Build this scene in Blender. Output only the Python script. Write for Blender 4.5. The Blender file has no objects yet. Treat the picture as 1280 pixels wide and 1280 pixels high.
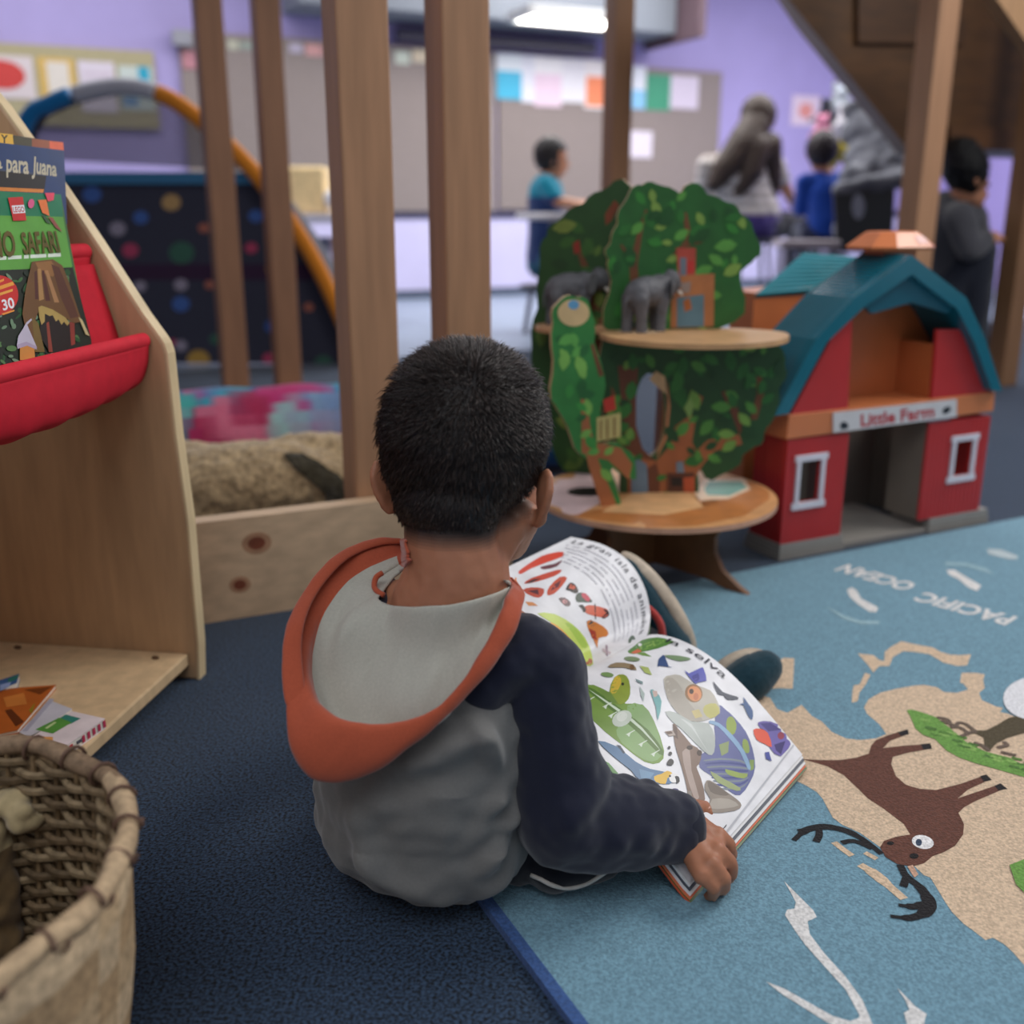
import bpy, bmesh, math, random
import numpy as np
from mathutils import Vector, Matrix, noise
from mathutils.bvhtree import BVHTree
SC = bpy.context.scene
COL = SC.collection
PITCH = math.radians(16.35); CAMH = .68; FPX = 1280.0
CAM = Vector((0, 0, CAMH))
rnd = random.Random(7)

def ray(px, py):
    a = (px-640)/FPX; b = -(py-640)/FPX
    return Vector((a, math.cos(PITCH)+b*math.sin(PITCH), -math.sin(PITCH)+b*math.cos(PITCH)))
def G(px, py, z=0.0):
    r = ray(px, py); return CAM + r*((z-CAMH)/r.z)
def V(px, py, Y):
    r = ray(px, py); return CAM + r*(Y/r.y)
def PL(px, py, p0, n):
    r = ray(px, py); return CAM + r*((p0-CAM).dot(n)/r.dot(n))
def rz(deg): return Matrix.Rotation(math.radians(deg), 3, 'Z')
def rx(deg): return Matrix.Rotation(math.radians(deg), 3, 'X')
def ry(deg): return Matrix.Rotation(math.radians(deg), 3, 'Y')
ROOM = 25.0
U = Vector((math.cos(math.radians(ROOM)), math.sin(math.radians(ROOM)), 0))
W = Vector((-U.y, U.x, 0))
Z = Vector((0, 0, 1))

def lin(c):
    return tuple((x/255/12.92 if x/255 <= .04045 else ((x/255+.055)/1.055)**2.4) for x in c)+(1.0,)

# ---------------------------------------------------------------- mesh builder
class B:
    def __init__(s):
        s.bm = bmesh.new(); s.lay = s.bm.loops.layers.float_color.new('Col'); s.c = lin((200, 200, 200)); s.mi = 0
    def col(s, *c):
        s.c = lin(c if len(c) == 3 else c[0]); return s
    def paint(s, f):
        f.material_index = s.mi
        for l in f.loops: l[s.lay] = s.c
    def face(s, vs):
        try: f = s.bm.faces.new(vs)
        except ValueError: return None
        s.paint(f); return f
    def poly(s, pts):
        return s.face([s.bm.verts.new(p) for p in pts])
    def prism(s, pts, ext):
        ext = Vector(ext); a = [s.bm.verts.new(p) for p in pts]; b = [s.bm.verts.new(Vector(p)+ext) for p in pts]
        n = len(a); s.face(a); s.face(b[::-1])
        for i in range(n): s.face([a[(i+1) % n], a[i], b[i], b[(i+1) % n]])
    def box(s, c, size, M=None):
        c = Vector(c); M = M or Matrix.Identity(3); h = [x/2 for x in size]
        v = [s.bm.verts.new(c+M @ Vector((x*h[0], y*h[1], z*h[2]))) for x in (-1, 1) for y in (-1, 1) for z in (-1, 1)]
        for q in ((0, 1, 3, 2), (4, 6, 7, 5), (0, 4, 5, 1), (2, 3, 7, 6), (0, 2, 6, 4), (1, 5, 7, 3)): s.face([v[i] for i in q])
    def loft(s, rings, closed=True, caps=True, cols=None):
        vs = [[s.bm.verts.new(p) for p in r] for r in rings]
        for i in range(len(vs)-1):
            n = len(vs[i])
            for j in range(n if closed else n-1):
                if cols: s.c = cols(i, j)
                s.face([vs[i][j], vs[i][(j+1) % n], vs[i+1][(j+1) % n], vs[i+1][j]])
        if caps and closed:
            if cols: s.c = cols(0, 0)
            s.face(vs[0][::-1]); s.face(vs[-1])
        return vs
    def tube(s, pts, r, seg=10, closed=False, flat=1.0, up=None):
        pts = [Vector(p) for p in pts]; n = len(pts); rings = []; prev = None
        for i, p in enumerate(pts):
            if closed: t = pts[(i+1) % n]-pts[i-1]
            else: t = pts[min(i+1, n-1)]-pts[max(i-1, 0)]
            t = t.normalized() if t.length > 1e-9 else Vector((0, 0, 1))
            if up is not None: a = Vector(up)
            else: a = prev if prev is not None else (Vector((0, 0, 1)) if abs(t.z) < .9 else Vector((1, 0, 0)))
            a = (a-t*a.dot(t)).normalized(); b = t.cross(a); prev = a
            rr = r[i] if isinstance(r, (list, tuple)) else r
            rings.append([p+a*(math.cos(k*math.tau/seg)*rr)+b*(math.sin(k*math.tau/seg)*rr*flat) for k in range(seg)])
        if closed: rings.append(rings[0]); s.loft(rings, True, False); bmesh.ops.remove_doubles(s.bm, verts=s.bm.verts, dist=1e-7)
        else: s.loft(rings)
    def cap(s, p0, r0, p1, r1, seg=14):
        p0 = Vector(p0); p1 = Vector(p1); d = p1-p0; L = d.length
        if L < 1e-6: return s.ell(p0, (max(r0, r1),)*3)
        t = d/L; a = Vector((0, 0, 1)) if abs(t.z) < .9 else Vector((1, 0, 0)); a = (a-t*a.dot(t)).normalized(); b = t.cross(a)
        sn = max(-.98, min(.98, (r0-r1)/L)); ph = math.asin(sn); prof = []
        for k in range(5): th = -math.pi/2+(math.pi/2+ph)*(k/4.0); prof.append((r0*math.sin(th), r0*math.cos(th)))
        for k in range(5): th = ph+(math.pi/2-ph)*(k/4.0); prof.append((L+r1*math.sin(th), r1*math.cos(th)))
        rings = [[p0+t*z+(a*math.cos(k*math.tau/seg)+b*math.sin(k*math.tau/seg))*max(r, 1e-5) for k in range(seg)] for z, r in prof]
        s.loft(rings)
    def chain(s, pr, seg=14):
        for i in range(len(pr)-1): s.cap(pr[i][0], pr[i][1], pr[i+1][0], pr[i+1][1], seg)
    def ell(s, c, r, M=None, seg=20, rings=12):
        c = Vector(c); M = M or Matrix.Identity(3)
        R = [[c+M @ Vector((r[0]*math.sin(t)*math.cos(k*math.tau/seg), r[1]*math.sin(t)*math.sin(k*math.tau/seg), r[2]*math.cos(t))) for k in range(seg)]
             for t in [max(.001, min(math.pi-.001, math.pi*i/rings)) for i in range(rings+1)]]
        s.loft(R[::-1])
    def lathe(s, prof, c=(0, 0, 0), seg=32, M=None):
        c = Vector(c); M = M or Matrix.Identity(3)
        s.loft([[c+M @ Vector((r*math.cos(k*math.tau/seg), r*math.sin(k*math.tau/seg), z)) for k in range(seg)] for r, z in prof])
    def text(s, string, fn, sx=1.0, sy=1.0, font_space=1.0, bold=0.0):
        """flat lettering; fn maps letter plane (x,y) (0..sx, 0..sy) to a 3D point"""
        vs, fs = letters(string, font_space, bold)
        if not vs: return
        x0 = min(v[0] for v in vs); x1 = max(v[0] for v in vs)
        y1 = max(v[1] for v in vs)
        bv = [s.bm.verts.new(fn((v[0]-x0)/(x1-x0)*sx, v[1]/y1*sy)) for v in vs]
        for f in fs: s.face([bv[i] for i in f])
    def decal(s, pp, bvh, off=.0006, step=6.0, src=CAM):
        """a flat painted shape laid on an existing surface along the view of the tracing"""
        b2 = bmesh.new(); vs = [b2.verts.new((p[0], p[1], 0)) for p in pp]
        try: b2.faces.new(vs)
        except ValueError: b2.free(); return
        bmesh.ops.triangulate(b2, faces=b2.faces[:])
        for _ in range(5):
            le = [e for e in b2.edges if e.calc_length() > step]
            if not le: break
            bmesh.ops.subdivide_edges(b2, edges=le, cuts=1); bmesh.ops.triangulate(b2, faces=[f for f in b2.faces if len(f.verts) > 3])
        mp = {}
        for v in b2.verts:
            d = ray(v.co.x, v.co.y).normalized(); hit, n, i, dist = bvh.ray_cast(src, d)
            if hit is None: continue
            if n.dot(d) > 0: n = -n
            mp[v] = s.bm.verts.new(hit+n*off)
        for f in b2.faces:
            if all(v in mp for v in f.verts):
                q = [mp[v] for v in f.verts]
                nn = (q[1].co-q[0].co).cross(q[2].co-q[0].co)
                if nn.dot(CAM-q[0].co) < 0: q = q[::-1]
                s.face(q)
        b2.free()
    def bvh(s):
        bmesh.ops.recalc_face_normals(s.bm, faces=s.bm.faces[:]); s.bm.normal_update(); return BVHTree.FromBMesh(s.bm)

_lt = {}
def letters(string, space=1.0, bold=0.0):
    k = (string, space, bold)
    if k not in _lt:
        cu = bpy.data.curves.new('lettering', 'FONT'); cu.body = string; cu.resolution_u = 3; cu.space_character = space; cu.offset = bold
        o = bpy.data.objects.new('lettering', cu); COL.objects.link(o)
        dg = bpy.context.evaluated_depsgraph_get(); m = bpy.data.meshes.new_from_object(o.evaluated_get(dg))
        _lt[k] = ([tuple(v.co) for v in m.vertices], [tuple(p.vertices) for p in m.polygons])
        bpy.data.objects.remove(o); bpy.data.curves.remove(cu); bpy.data.meshes.remove(m)
    return _lt[k]

def ellipse(cx, cy, a, b, n=20, rot=0.0):
    c, s_ = math.cos(math.radians(rot)), math.sin(math.radians(rot))
    return [(cx+a*math.cos(t)*c-b*math.sin(t)*s_, cy+a*math.cos(t)*s_+b*math.sin(t)*c) for t in [k*math.tau/n for k in range(n)]]
def stroke(pts, w):
    """polyline in 2D -> outline polygon; w = width or list of widths"""
    L, R = [], []
    n = len(pts)
    for i, p in enumerate(pts):
        a = pts[max(i-1, 0)]; b = pts[min(i+1, n-1)]; dx, dy = b[0]-a[0], b[1]-a[1]; l = math.hypot(dx, dy) or 1
        ww = (w[i] if isinstance(w, (list, tuple)) else w)/2
        L.append((p[0]-dy/l*ww, p[1]+dx/l*ww)); R.append((p[0]+dy/l*ww, p[1]-dx/l*ww))
    return L+R[::-1]
def smooth_curve(pts, n=6, closed=False):
    """Catmull-Rom through points (any dimension)"""
    P = [Vector(p) for p in pts]; N = len(P); out = []
    for i in range(N if closed else N-1):
        p0 = P[(i-1) % N] if closed or i > 0 else P[0]*2-P[1]
        p1 = P[i]; p2 = P[(i+1) % N]
        p3 = P[(i+2) % N] if closed or i+2 < N else P[-1]*2-P[-2]
        for k in range(n):
            t = k/n
            out.append(.5*((2*p1)+(p2-p0)*t+(2*p0-5*p1+4*p2-p3)*t*t+(3*p1-p0-3*p2+p3)*t**3))
    if not closed: out.append(P[-1])
    return out

# ---------------------------------------------------------------- objects
def fit_over(b, others, gap=.004, src=CAM):
    """dress: move points of b that sink behind the surfaces below it out to just above them"""
    for v in b.bm.verts:
        d = v.co-src; L = d.length; d = d/L
        for bv in others:
            h = bv.ray_cast(src, d)
            if h[0] is not None and h[3] < L+gap and L-h[3] < .12: v.co = src+d*(h[3]-gap); L = h[3]-gap
def obj(name, b, mats, parent=None, smooth=None, bevel=0, sub=0, solid=0, keep=None):
    if isinstance(b, B):
        bmesh.ops.recalc_face_normals(b.bm, faces=b.bm.faces[:]) if keep is None else None
        me = bpy.data.meshes.new(name); b.bm.to_mesh(me); b.bm.free()
    else: me = b; me.name = name
    for m in (mats if isinstance(mats, (list, tuple)) else [mats]): me.materials.append(m)
    o = bpy.data.objects.new(name, me); COL.objects.link(o)
    if smooth is not None:
        me.polygons.foreach_set('use_smooth', [True]*len(me.polygons))
        if smooth > 0: me.set_sharp_from_angle(angle=math.radians(smooth))
    if solid:
        m = o.modifiers.new('solid', 'SOLIDIFY'); m.thickness = solid; m.offset = 0
    if bevel:
        m = o.modifiers.new('bevel', 'BEVEL'); m.width = bevel; m.segments = 2; m.limit_method = 'ANGLE'; m.angle_limit = math.radians(40)
    if sub:
        m = o.modifiers.new('sub', 'SUBSURF'); m.levels = sub; m.render_levels = sub
    if parent is not None:
        o.parent = parent
        if parent.parent is None: o.matrix_parent_inverse = Matrix.Translation(parent.location).inverted()
    return o
def tag(o, label, cat, group=None, kind=None):
    if label: o['label'] = label
    if cat: o['category'] = cat
    if group: o['group'] = group
    if kind: o['kind'] = kind
    return o
def thing(name, label, cat, loc, group=None):
    o = bpy.data.objects.new(name, None); COL.objects.link(o); o.location = loc; o.empty_display_size = .05
    return tag(o, label, cat, group)
def struct(name, b, mats, **k):
    o = obj(name, b, mats, **k); o['kind'] = 'structure'; return o

def blob(b, voxel, smooth=4):
    """union of the closed shapes in b as one continuous skin; returns a new B (colours lost)"""
    bmesh.ops.recalc_face_normals(b.bm, faces=b.bm.faces[:])
    me = bpy.data.meshes.new('tmp'); b.bm.to_mesh(me); b.bm.free()
    o = bpy.data.objects.new('tmp', me); COL.objects.link(o)
    m = o.modifiers.new('r', 'REMESH'); m.mode = 'VOXEL'; m.voxel_size = voxel
    if smooth:
        m = o.modifiers.new('s', 'SMOOTH'); m.factor = .5; m.iterations = smooth
    dg = bpy.context.evaluated_depsgraph_get(); m2 = bpy.data.meshes.new_from_object(o.evaluated_get(dg))
    bpy.data.objects.remove(o); bpy.data.meshes.remove(me)
    r = B(); r.bm.free(); r.bm = bmesh.new(); r.bm.from_mesh(m2); bpy.data.meshes.remove(m2)
    r.lay = r.bm.loops.layers.float_color.get('Col') or r.bm.loops.layers.float_color.new('Col')
    r.bm.normal_update(); return r
def recolor(b, fn):
    for f in b.bm.faces:
        r = fn(f.calc_center_median(), f.normal)
        if isinstance(r, tuple) and len(r) == 2: f.material_index = r[1]; r = r[0]
        c = lin(r)
        for l in f.loops: l[b.lay] = c
    return b
def displace(b, fn):
    b.bm.normal_update()
    new = [(v, v.co+v.normal*fn(v.co, v.normal)) for v in b.bm.verts]
    for v, c in new: v.co = c
    b.bm.normal_update(); return b
def nz(p, s, seed=0): return noise.noise(Vector((p[0]*s+seed*7.3, p[1]*s+seed*3.1, p[2]*s-seed*5.7)))

# ---------------------------------------------------------------- materials
def finish(name, rough=.6, nscale=60, namt=.12, bscale=200, bamt=0.0, bdist=.002, sheen=0, coat=0, spec=.5, metal=0, sub=0, alpha=1, stretch=None, contrast=None):
    m = bpy.data.materials.new(name); m.use_nodes = True; nt = m.node_tree; N = nt.nodes; L = nt.links
    p = N['Principled BSDF']; p.inputs['Roughness'].default_value = rough; p.inputs['Metallic'].default_value = metal
    p.inputs['Specular IOR Level'].default_value = spec
    if sheen: p.inputs['Sheen Weight'].default_value = sheen; p.inputs['Sheen Roughness'].default_value = .5
    if coat: p.inputs['Coat Weight'].default_value = coat; p.inputs['Coat Roughness'].default_value = .15
    if sub:
        p.inputs['Subsurface Weight'].default_value = sub; p.inputs['Subsurface Radius'].default_value = (1, .3, .15); p.inputs['Subsurface Scale'].default_value = .006
    at = N.new('ShaderNodeAttribute'); at.attribute_name = 'Col'
    tc = N.new('ShaderNodeTexCoord'); mp = N.new('ShaderNodeMapping'); L.new(tc.outputs['Object'], mp.inputs['Vector'])
    if stretch:
        mp.inputs['Scale'].default_value = stretch[0]; mp.inputs['Rotation'].default_value = stretch[1]
    no = N.new('ShaderNodeTexNoise'); no.inputs['Scale'].default_value = nscale; no.inputs['Detail'].default_value = 4
    L.new(mp.outputs['Vector'], no.inputs['Vector'])
    mr = N.new('ShaderNodeMapRange'); lo, hi = contrast or (.3, .7)
    mr.inputs['From Min'].default_value = lo; mr.inputs['From Max'].default_value = hi
    mr.inputs['To Min'].default_value = 1-namt; mr.inputs['To Max'].default_value = 1+namt
    L.new(no.outputs['Fac'], mr.inputs['Value'])
    mx = N.new('ShaderNodeMix'); mx.data_type = 'RGBA'; mx.blend_type = 'MULTIPLY'; mx.inputs['Factor'].default_value = 1
    L.new(at.outputs['Color'], mx.inputs['A']); L.new(mr.outputs['Result'], mx.inputs['B']); L.new(mx.outputs['Result'], p.inputs['Base Color'])
    if bamt:
        n2 = N.new('ShaderNodeTexNoise'); n2.inputs['Scale'].default_value = bscale; n2.inputs['Detail'].default_value = 3; L.new(mp.outputs['Vector'], n2.inputs['Vector'])
        bp = N.new('ShaderNodeBump'); bp.inputs['Strength'].default_value = bamt; bp.inputs['Distance'].default_value = bdist
        L.new(n2.outputs['Fac'], bp.inputs['Height']); L.new(bp.outputs['Normal'], p.inputs['Normal'])
    if alpha < 1: p.inputs['Alpha'].default_value = alpha
    return m
ZR = math.radians(ROOM)
M_wood = finish('pine wood', .55, 9, .12, 60, .05, .001, stretch=((6, 6, .5), (0, 0, 0)))
M_woodh = finish('pine wood lengthwise', .55, 9, .14, 60, .05, .001, stretch=((.6, 6, 6), (0, 0, -ZR)))
M_ply = finish('birch plywood', .45, 10, .12, 90, .03, .001, stretch=((5, 5, .7), (0, 0, 0)))
M_carpet = finish('carpet', .95, 280, .95, 420, .4, .004, sheen=.15, spec=.2, contrast=(.36, .64))
M_rug = finish('woven rug', .95, 300, .2, 380, .6, .004, sheen=.1, spec=.2, contrast=(.36, .64))
M_vinyl = finish('vinyl floor', .35, 4, .08, 30, .0)
M_paint = finish('wall paint', .7, 3, .04, 80, .03, .001)
M_cork = finish('pin board', .9, 60, .08, 120, .1, .002)
M_paper = finish('paper', .6, 20, .03, 60, 0)
M_print = finish('glossy print', .38, 30, .10, 60, 0, spec=.35)
M_card = finish('printed cardboard', .5, 25, .14, 60, .03, .001)
M_plast = finish('moulded plastic', .32, 20, .05, 60, .02, .0005)
M_gloss = finish('glossy plastic', .16, 20, .05, 60, .02, .0004, coat=.4)
M_rubber = finish('matte rubber toy', .6, 60, .18, 90, .15, .002)
M_fab = finish('woven fabric', .9, 130, .10, 900, .25, .0008, sheen=.25, spec=.2)
M_sweat = finish('heather sweatshirt', .95, 420, .06, 1100, .25, .0006, sheen=.3, spec=.15)
M_sling = finish('canvas sling', .75, 60, .06, 1200, .25, .0006, spec=.25)
M_skin = finish('skin', .5, 45, .07, 500, .08, .0008, sub=.12, spec=.35)
M_hair = finish('hair', .48, 120, .25, 300, .05, .0005, spec=.3)
M_hairg = finish('short glossy hair', .38, 120, .2, 300, .05, .0005, spec=.5)
M_fur = finish('plush fur', .95, 90, .35, 160, .6, .006, sheen=.3, spec=.1)
M_wick = finish('dried wicker', .7, 140, .30, 260, .2, .002, spec=.25)
M_mesh = finish('tent mesh', .9, 30, .1, 60, 0, alpha=.5)
M_metal = finish('grey metal', .35, 20, .06, 60, 0, metal=.7)
M_dark = finish('stained timber', .55, 7, .22, 60, .05, .001, stretch=((1, 1, 4), (0, 0, 0)))
def glow(name, rgb, e):
    m = bpy.data.materials.new(name); m.use_nodes = True; p = m.node_tree.nodes['Principled BSDF']
    p.inputs['Base Color'].default_value = (.9, .9, .9, 1); p.inputs['Emission Color'].default_value = lin(rgb); p.inputs['Emission Strength'].default_value = e
    return m
# ================================================================ SETTING
BW0 = G(530, 373)                       # foot of the far wall
NW = -W                                 # its normal, towards the room
def wall_pt(px, py, off=0.0): return PL(px, py, BW0+NW*off, NW)
def room(s, t, z=0): return U*s+W*t+Z*z  # room axes
def tprism(pxs, p0, n, ext):
    """outline traced on the plane (p0,n) of the thing itself, given thickness ext"""
    return [PL(x, y, p0, n) for x, y in pxs], ext

b = B(); b.col(38, 55, 76)
bt = BW0.dot(W)
v0 = G(530, 445).dot(W)
b.prism([room(-7, -4, -.05), room(8, -4, -.05), room(8, v0, -.05), room(-7, v0, -.05)], Z*.05)
struct('floor', b, M_carpet)
b = B(); b.col(150, 165, 185)
b.prism([room(-7, v0, -.05), room(10, v0, -.05), room(10, bt+.1, -.05), room(-7, bt+.1, -.05)], Z*.05)
struct('floor.001', b, M_vinyl)
b = B(); b.col(172, 160, 212)
b.prism([room(-7, bt, 0), room(10, bt, 0), room(10, bt, 2.75), room(-7, bt, 2.75)], W*.12)
struct('wall_back', b, M_paint)
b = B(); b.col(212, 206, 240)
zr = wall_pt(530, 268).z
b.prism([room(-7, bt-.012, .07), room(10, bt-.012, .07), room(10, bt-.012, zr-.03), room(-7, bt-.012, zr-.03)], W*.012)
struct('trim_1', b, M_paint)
b = B(); b.col(70, 66, 92)
b.prism([room(-7, bt-.025, zr-.03), room(10, bt-.025, zr-.03), room(10, bt-.025, zr+.03), room(-7, bt-.025, zr+.03)], W*.025)
struct('trim_2', b, M_paint)
b = B(); b.col(80, 90, 110)
b.prism([room(-7, bt-.02, 0), room(10, bt-.02, 0), room(10, bt-.02, .07), room(-7, bt-.02, .07)], W*.02)
struct('baseboard_back', b, M_paint)
b = B(); b.col(205, 205, 208)
b.prism([room(-7, bt-4.2, 2.75), room(10, bt-4.2, 2.75), room(10, bt+.1, 2.75), room(-7, bt+.1, 2.75)], Z*.08)
struct('ceiling', b, M_paint)
# dropped soffit along the far wall, its end near the top of the picture
zs = wall_pt(560, 34).z
s1 = wall_pt(803, 30).dot(U); s0 = wall_pt(352, 10).dot(U)
b = B(); b.col(124, 130, 140)
b.prism([room(s0, bt-.5, zs), room(s1, bt-.5, zs), room(s1, bt-.002, zs), room(s0, bt-.002, zs)], Z*(2.74-zs))
struct('trim_3', b, M_paint)
b = B(); b.col(96, 76, 84)
b.prism([room(s1+.02, bt-.8, zs-.06), room(s1+.08, bt-.8, zs-.06), room(s1+.08, bt-.01, zs-.06), room(s1+.02, bt-.01, zs-.06)], Z*(2.74-zs))
struct('trim_4', b, M_paint)
b = B(); b.col(163, 148, 206)
b.prism([room(8.0, -1, 0), room(8.12, -1, 0), room(8.12, bt, 0), room(8.0, bt, 0)], Z*2.75)
struct('wall_right', b, M_paint)
b = B(); b.col(163, 148, 206)
b.prism([room(-6.2, -1, 0), room(-6.08, -1, 0), room(-6.08, bt, 0), room(-6.2, bt, 0)], Z*2.75)
struct('wall_left', b, M_paint)

# ---------------------------------------------------------------- ceiling light fitting, then added area lights without fittings
E_lamp = glow('lamp diffuser', (255, 250, 240), 14)
def fitting(name, label, c, sx, sy, group, e=E_lamp):
    t = thing(name, label, 'ceiling light', c, group)
    b = B(); b.col(225, 225, 225)
    R = rz(ROOM)
    for dx, dy, w, h in ((0, sy/2, sx, .04), (0, -sy/2, sx, .04), (sx/2, 0, .04, sy), (-sx/2, 0, .04, sy)):
        b.box(Vector(c)+R @ Vector((dx, dy, 0)), (w, h, .06), R)
    obj('frame', b, M_metal, t)
    b = B(); b.box(Vector(c)-Z*.012, (sx-.04, sy-.04, .02), R)
    obj('diffuser', b, e, t)
cl = PL(712, 22, BW0+Z*(zs-.12), Z)
fitting('ceiling_light', 'bright white tube light under the grey soffit above the pin board', cl, .72, .34, None)
def area(name, loc, tgt, sx, sy, e, c=(1, 1, 1)):
    l = bpy.data.lights.new(name, 'AREA'); l.shape = 'RECTANGLE'; l.size = sx; l.size_y = sy; l.energy = e; l.color = c
    o = bpy.data.objects.new(name, l); COL.objects.link(o); o.location = loc
    o.rotation_euler = (Vector(tgt)-Vector(loc)).to_track_quat('-Z', 'Y').to_euler()
    return o
area('area_fill_far', (2.2, 7.2, 2.7), (2.2, 7.3, 0), 5, 2.4, 215, (1, .98, .96))  # extra area light without a fitting, added to brighten the far wall
area('area_fill_far', (-2.2, 5.9, 2.7), (-2.2, 6.0, 0), 3, 2.0, 62, (1, .98, .96))  # second added area light, over the far left part
area('area_light_near', (2.5, 2.2, 2.5), (.4, 1.3, 0), 1.8, 1.2, 62, (1, .97, .93))  # key area light out of view, no fitting modelled
area('area_light_near', (-.5, -.6, 2.7), (0, 1.0, .2), 2.2, 1.4, 26, (.95, .97, 1))  # added soft area light above and behind the camera, no fitting
w = bpy.data.worlds.new('room light'); SC.world = w; w.use_nodes = True
w.node_tree.nodes['Background'].inputs['Color'].default_value = (.78, .82, .9, 1)
w.node_tree.nodes['Background'].inputs['Strength'].default_value = .42

# ---------------------------------------------------------------- pin boards and what hangs on them
def on_wall(name, label, cat, pxs, rgb, off, th=.004, group=None, mat=None, extra=None):
    """a flat sheet hanging on the far wall"""
    pts = [wall_pt(x, y, off) for x, y in pxs]
    z0 = sum(p.z for p in pts[2:])/2; z1 = sum(p.z for p in pts[:2])/2
    a0 = (pts[0].dot(U)+pts[3].dot(U))/2; a1 = (pts[1].dot(U)+pts[2].dot(U))/2
    b = B(); b.col(*rgb); T = bt-off
    def P(x, y, d=0): return room(a0+(a1-a0)*x, T-d, z0+(z1-z0)*y)
    b.prism([P(0, 0), P(1, 0), P(1, 1), P(0, 1)], W*th)
    if extra:
        for kind, c, q in extra:
            b.col(*c)
            if kind == 'r': b.prism([P(q[0], q[1], .0016), P(q[2], q[1], .0016), P(q[2], q[3], .0016), P(q[0], q[3], .0016)], W*.0014)
            else: b.prism([P(x, y, .003) for x, y in ellipse(q[0], q[1], q[2], q[3], 18)], W*.0028)
    o = obj(name, b, mat or M_paper); return tag(o, label, cat, group)
on_wall('pin_board', 'long taupe pin board on the purple wall with papers along its top', 'pin board', [(232, 42), (620, 62), (620, 262), (232, 266)], (146, 134, 130), .04, .03, mat=M_cork)
on_wall('pin_board', 'taupe pin board behind the child in teal, small white note pinned on it', 'pin board', [(624, 66), (898, 96), (898, 262), (624, 262)], (143, 131, 127), .04, .03, mat=M_cork)
# dark screen housing hanging over the boards
on_wall('projector_screen', 'dark rolled projector screen case hung above the pin boards', 'screen', [(498, 36), (745, 50), (745, 63), (498, 53)], (52, 46, 74), .14, .09, mat=M_plast)
sheets = [
    ('cyan and white sheet pinned first in the bright row', (621, 66, 652, 124), (228, 234, 240), [('r', (70, 180, 214), (0, .0, 1, .62))]),
    ('plain white sheet pinned beside the cyan sheet', (652, 68, 668, 128), (226, 226, 236), None),
    ('pale pink sheet pinned between two white sheets', (668, 70, 702, 133), (232, 205, 222), [('r', (240, 236, 238), (0, .66, 1, 1))]),
    ('white sheet pinned beside the orange sheet', (702, 72, 731, 128), (230, 226, 232), None),
    ('sheet with a white top and orange lower half', (731, 74, 763, 136), (240, 232, 232), [('r', (240, 138, 96), (.05, .05, .95, .66))]),
    ('narrow white and sky blue sheet just past the thin post', (787, 82, 807, 136), (226, 228, 236), [('r', (140, 196, 232), (0, 0, 1, .45))]),
    ('emerald green sheet pinned on the pin board', (808, 92, 838, 138), (66, 152, 118), None),
    ('pale lilac sheet pinned last in the bright row', (838, 94, 873, 136), (214, 202, 218), None),
    ('small white note pinned low on the taupe board', (786, 163, 815, 197), (226, 216, 228), None)]
for lab, (x0, y0, x1, y1), c, ex in sheets:
    on_wall('paper_sheet', lab, 'paper', [(x0, y0), (x1, y0+2), (x1, y1), (x0, y1)], c, .046, .003, 'sheets pinned on the taupe board', extra=ex)
strip = [((285, 50, 298, 62), (190, 190, 170), 'small cream note at the start of the upper row'), ((300, 52, 320, 62), (150, 160, 150), 'small sage note in the upper row'),
         ((362, 54, 378, 66), (190, 180, 200), 'small lilac note in the upper row beyond the second slim post'), ((382, 55, 402, 70), (214, 160, 158), 'small salmon note in the upper row'),
         ((404, 56, 424, 72), (206, 150, 148), 'small rose note in the upper row beside the broad post'), ((494, 64, 512, 80), (206, 214, 200), 'small mint note between the two broad posts'),
         ((516, 62, 540, 78), (222, 206, 180), 'small cream note between the two broad posts')]
for (x0, y0, x1, y1), c, lab in strip:
    on_wall('paper_note', lab, 'paper', [(x0, y0), (x1, y0), (x1, y1), (x0, y1)], c, .046, .003, 'notes along the top of the long board')
on_wall('paper_sheet', 'white poster with a coral spot on the purple wall', 'paper', [(990, 118), (1024, 121), (1024, 158), (990, 156)], (226, 206, 220), .006, .004, extra=[('e', (226, 150, 140), (.5, .5, .26, .26))])
# poster board over the play tent
on_wall('poster_board', 'cream edged poster board over the play tent', 'board', [(-60, 46), (196, 68), (196, 158), (-60, 158)], (176, 166, 132), .04, .03, mat=M_cork)
on_wall('poster', 'white poster with a big red apple shape', 'poster', [(-30, 66), (42, 72), (44, 124), (-30, 122)], (216, 204, 206), .046, .003, 'posters over the play tent', extra=[('e', (204, 62, 58), (.45, .55, .4, .34))])
on_wall('poster', 'yellow bordered poster with a pale centre', 'poster', [(48, 70), (94, 74), (96, 124), (50, 122)], (212, 176, 96), .046, .003, 'posters over the play tent', extra=[('r', (222, 214, 204), (.22, .12, .82, .9))])
on_wall('poster', 'white poster with faint lines of writing', 'poster', [(100, 76), (144, 78), (146, 142), (100, 138)], (218, 208, 220), .046, .003, 'posters over the play tent', extra=[('r', (206, 190, 206), (.1, .72, .9, .78)), ('r', (206, 190, 206), (.1, .55, .9, .6)), ('r', (220, 170, 170), (.1, .35, .9, .41))])
on_wall('poster', 'pale poster with a cyan tag beside the tent hoop', 'poster', [(150, 82), (192, 84), (192, 138), (150, 138)], (196, 206, 200), .046, .003, 'posters over the play tent', extra=[('r', (30, 160, 190), (.58, .3, .92, 1)), ('r', (110, 150, 190), (.05, .1, .5, .3))])
on_wall('wall_speaker', 'grey ball shaped wall fitting at the end of the long pin board', 'fitting', [(216, 36), (240, 38), (240, 56), (216, 56)], (150, 150, 160), .12, .06, mat=M_plast)
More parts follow.
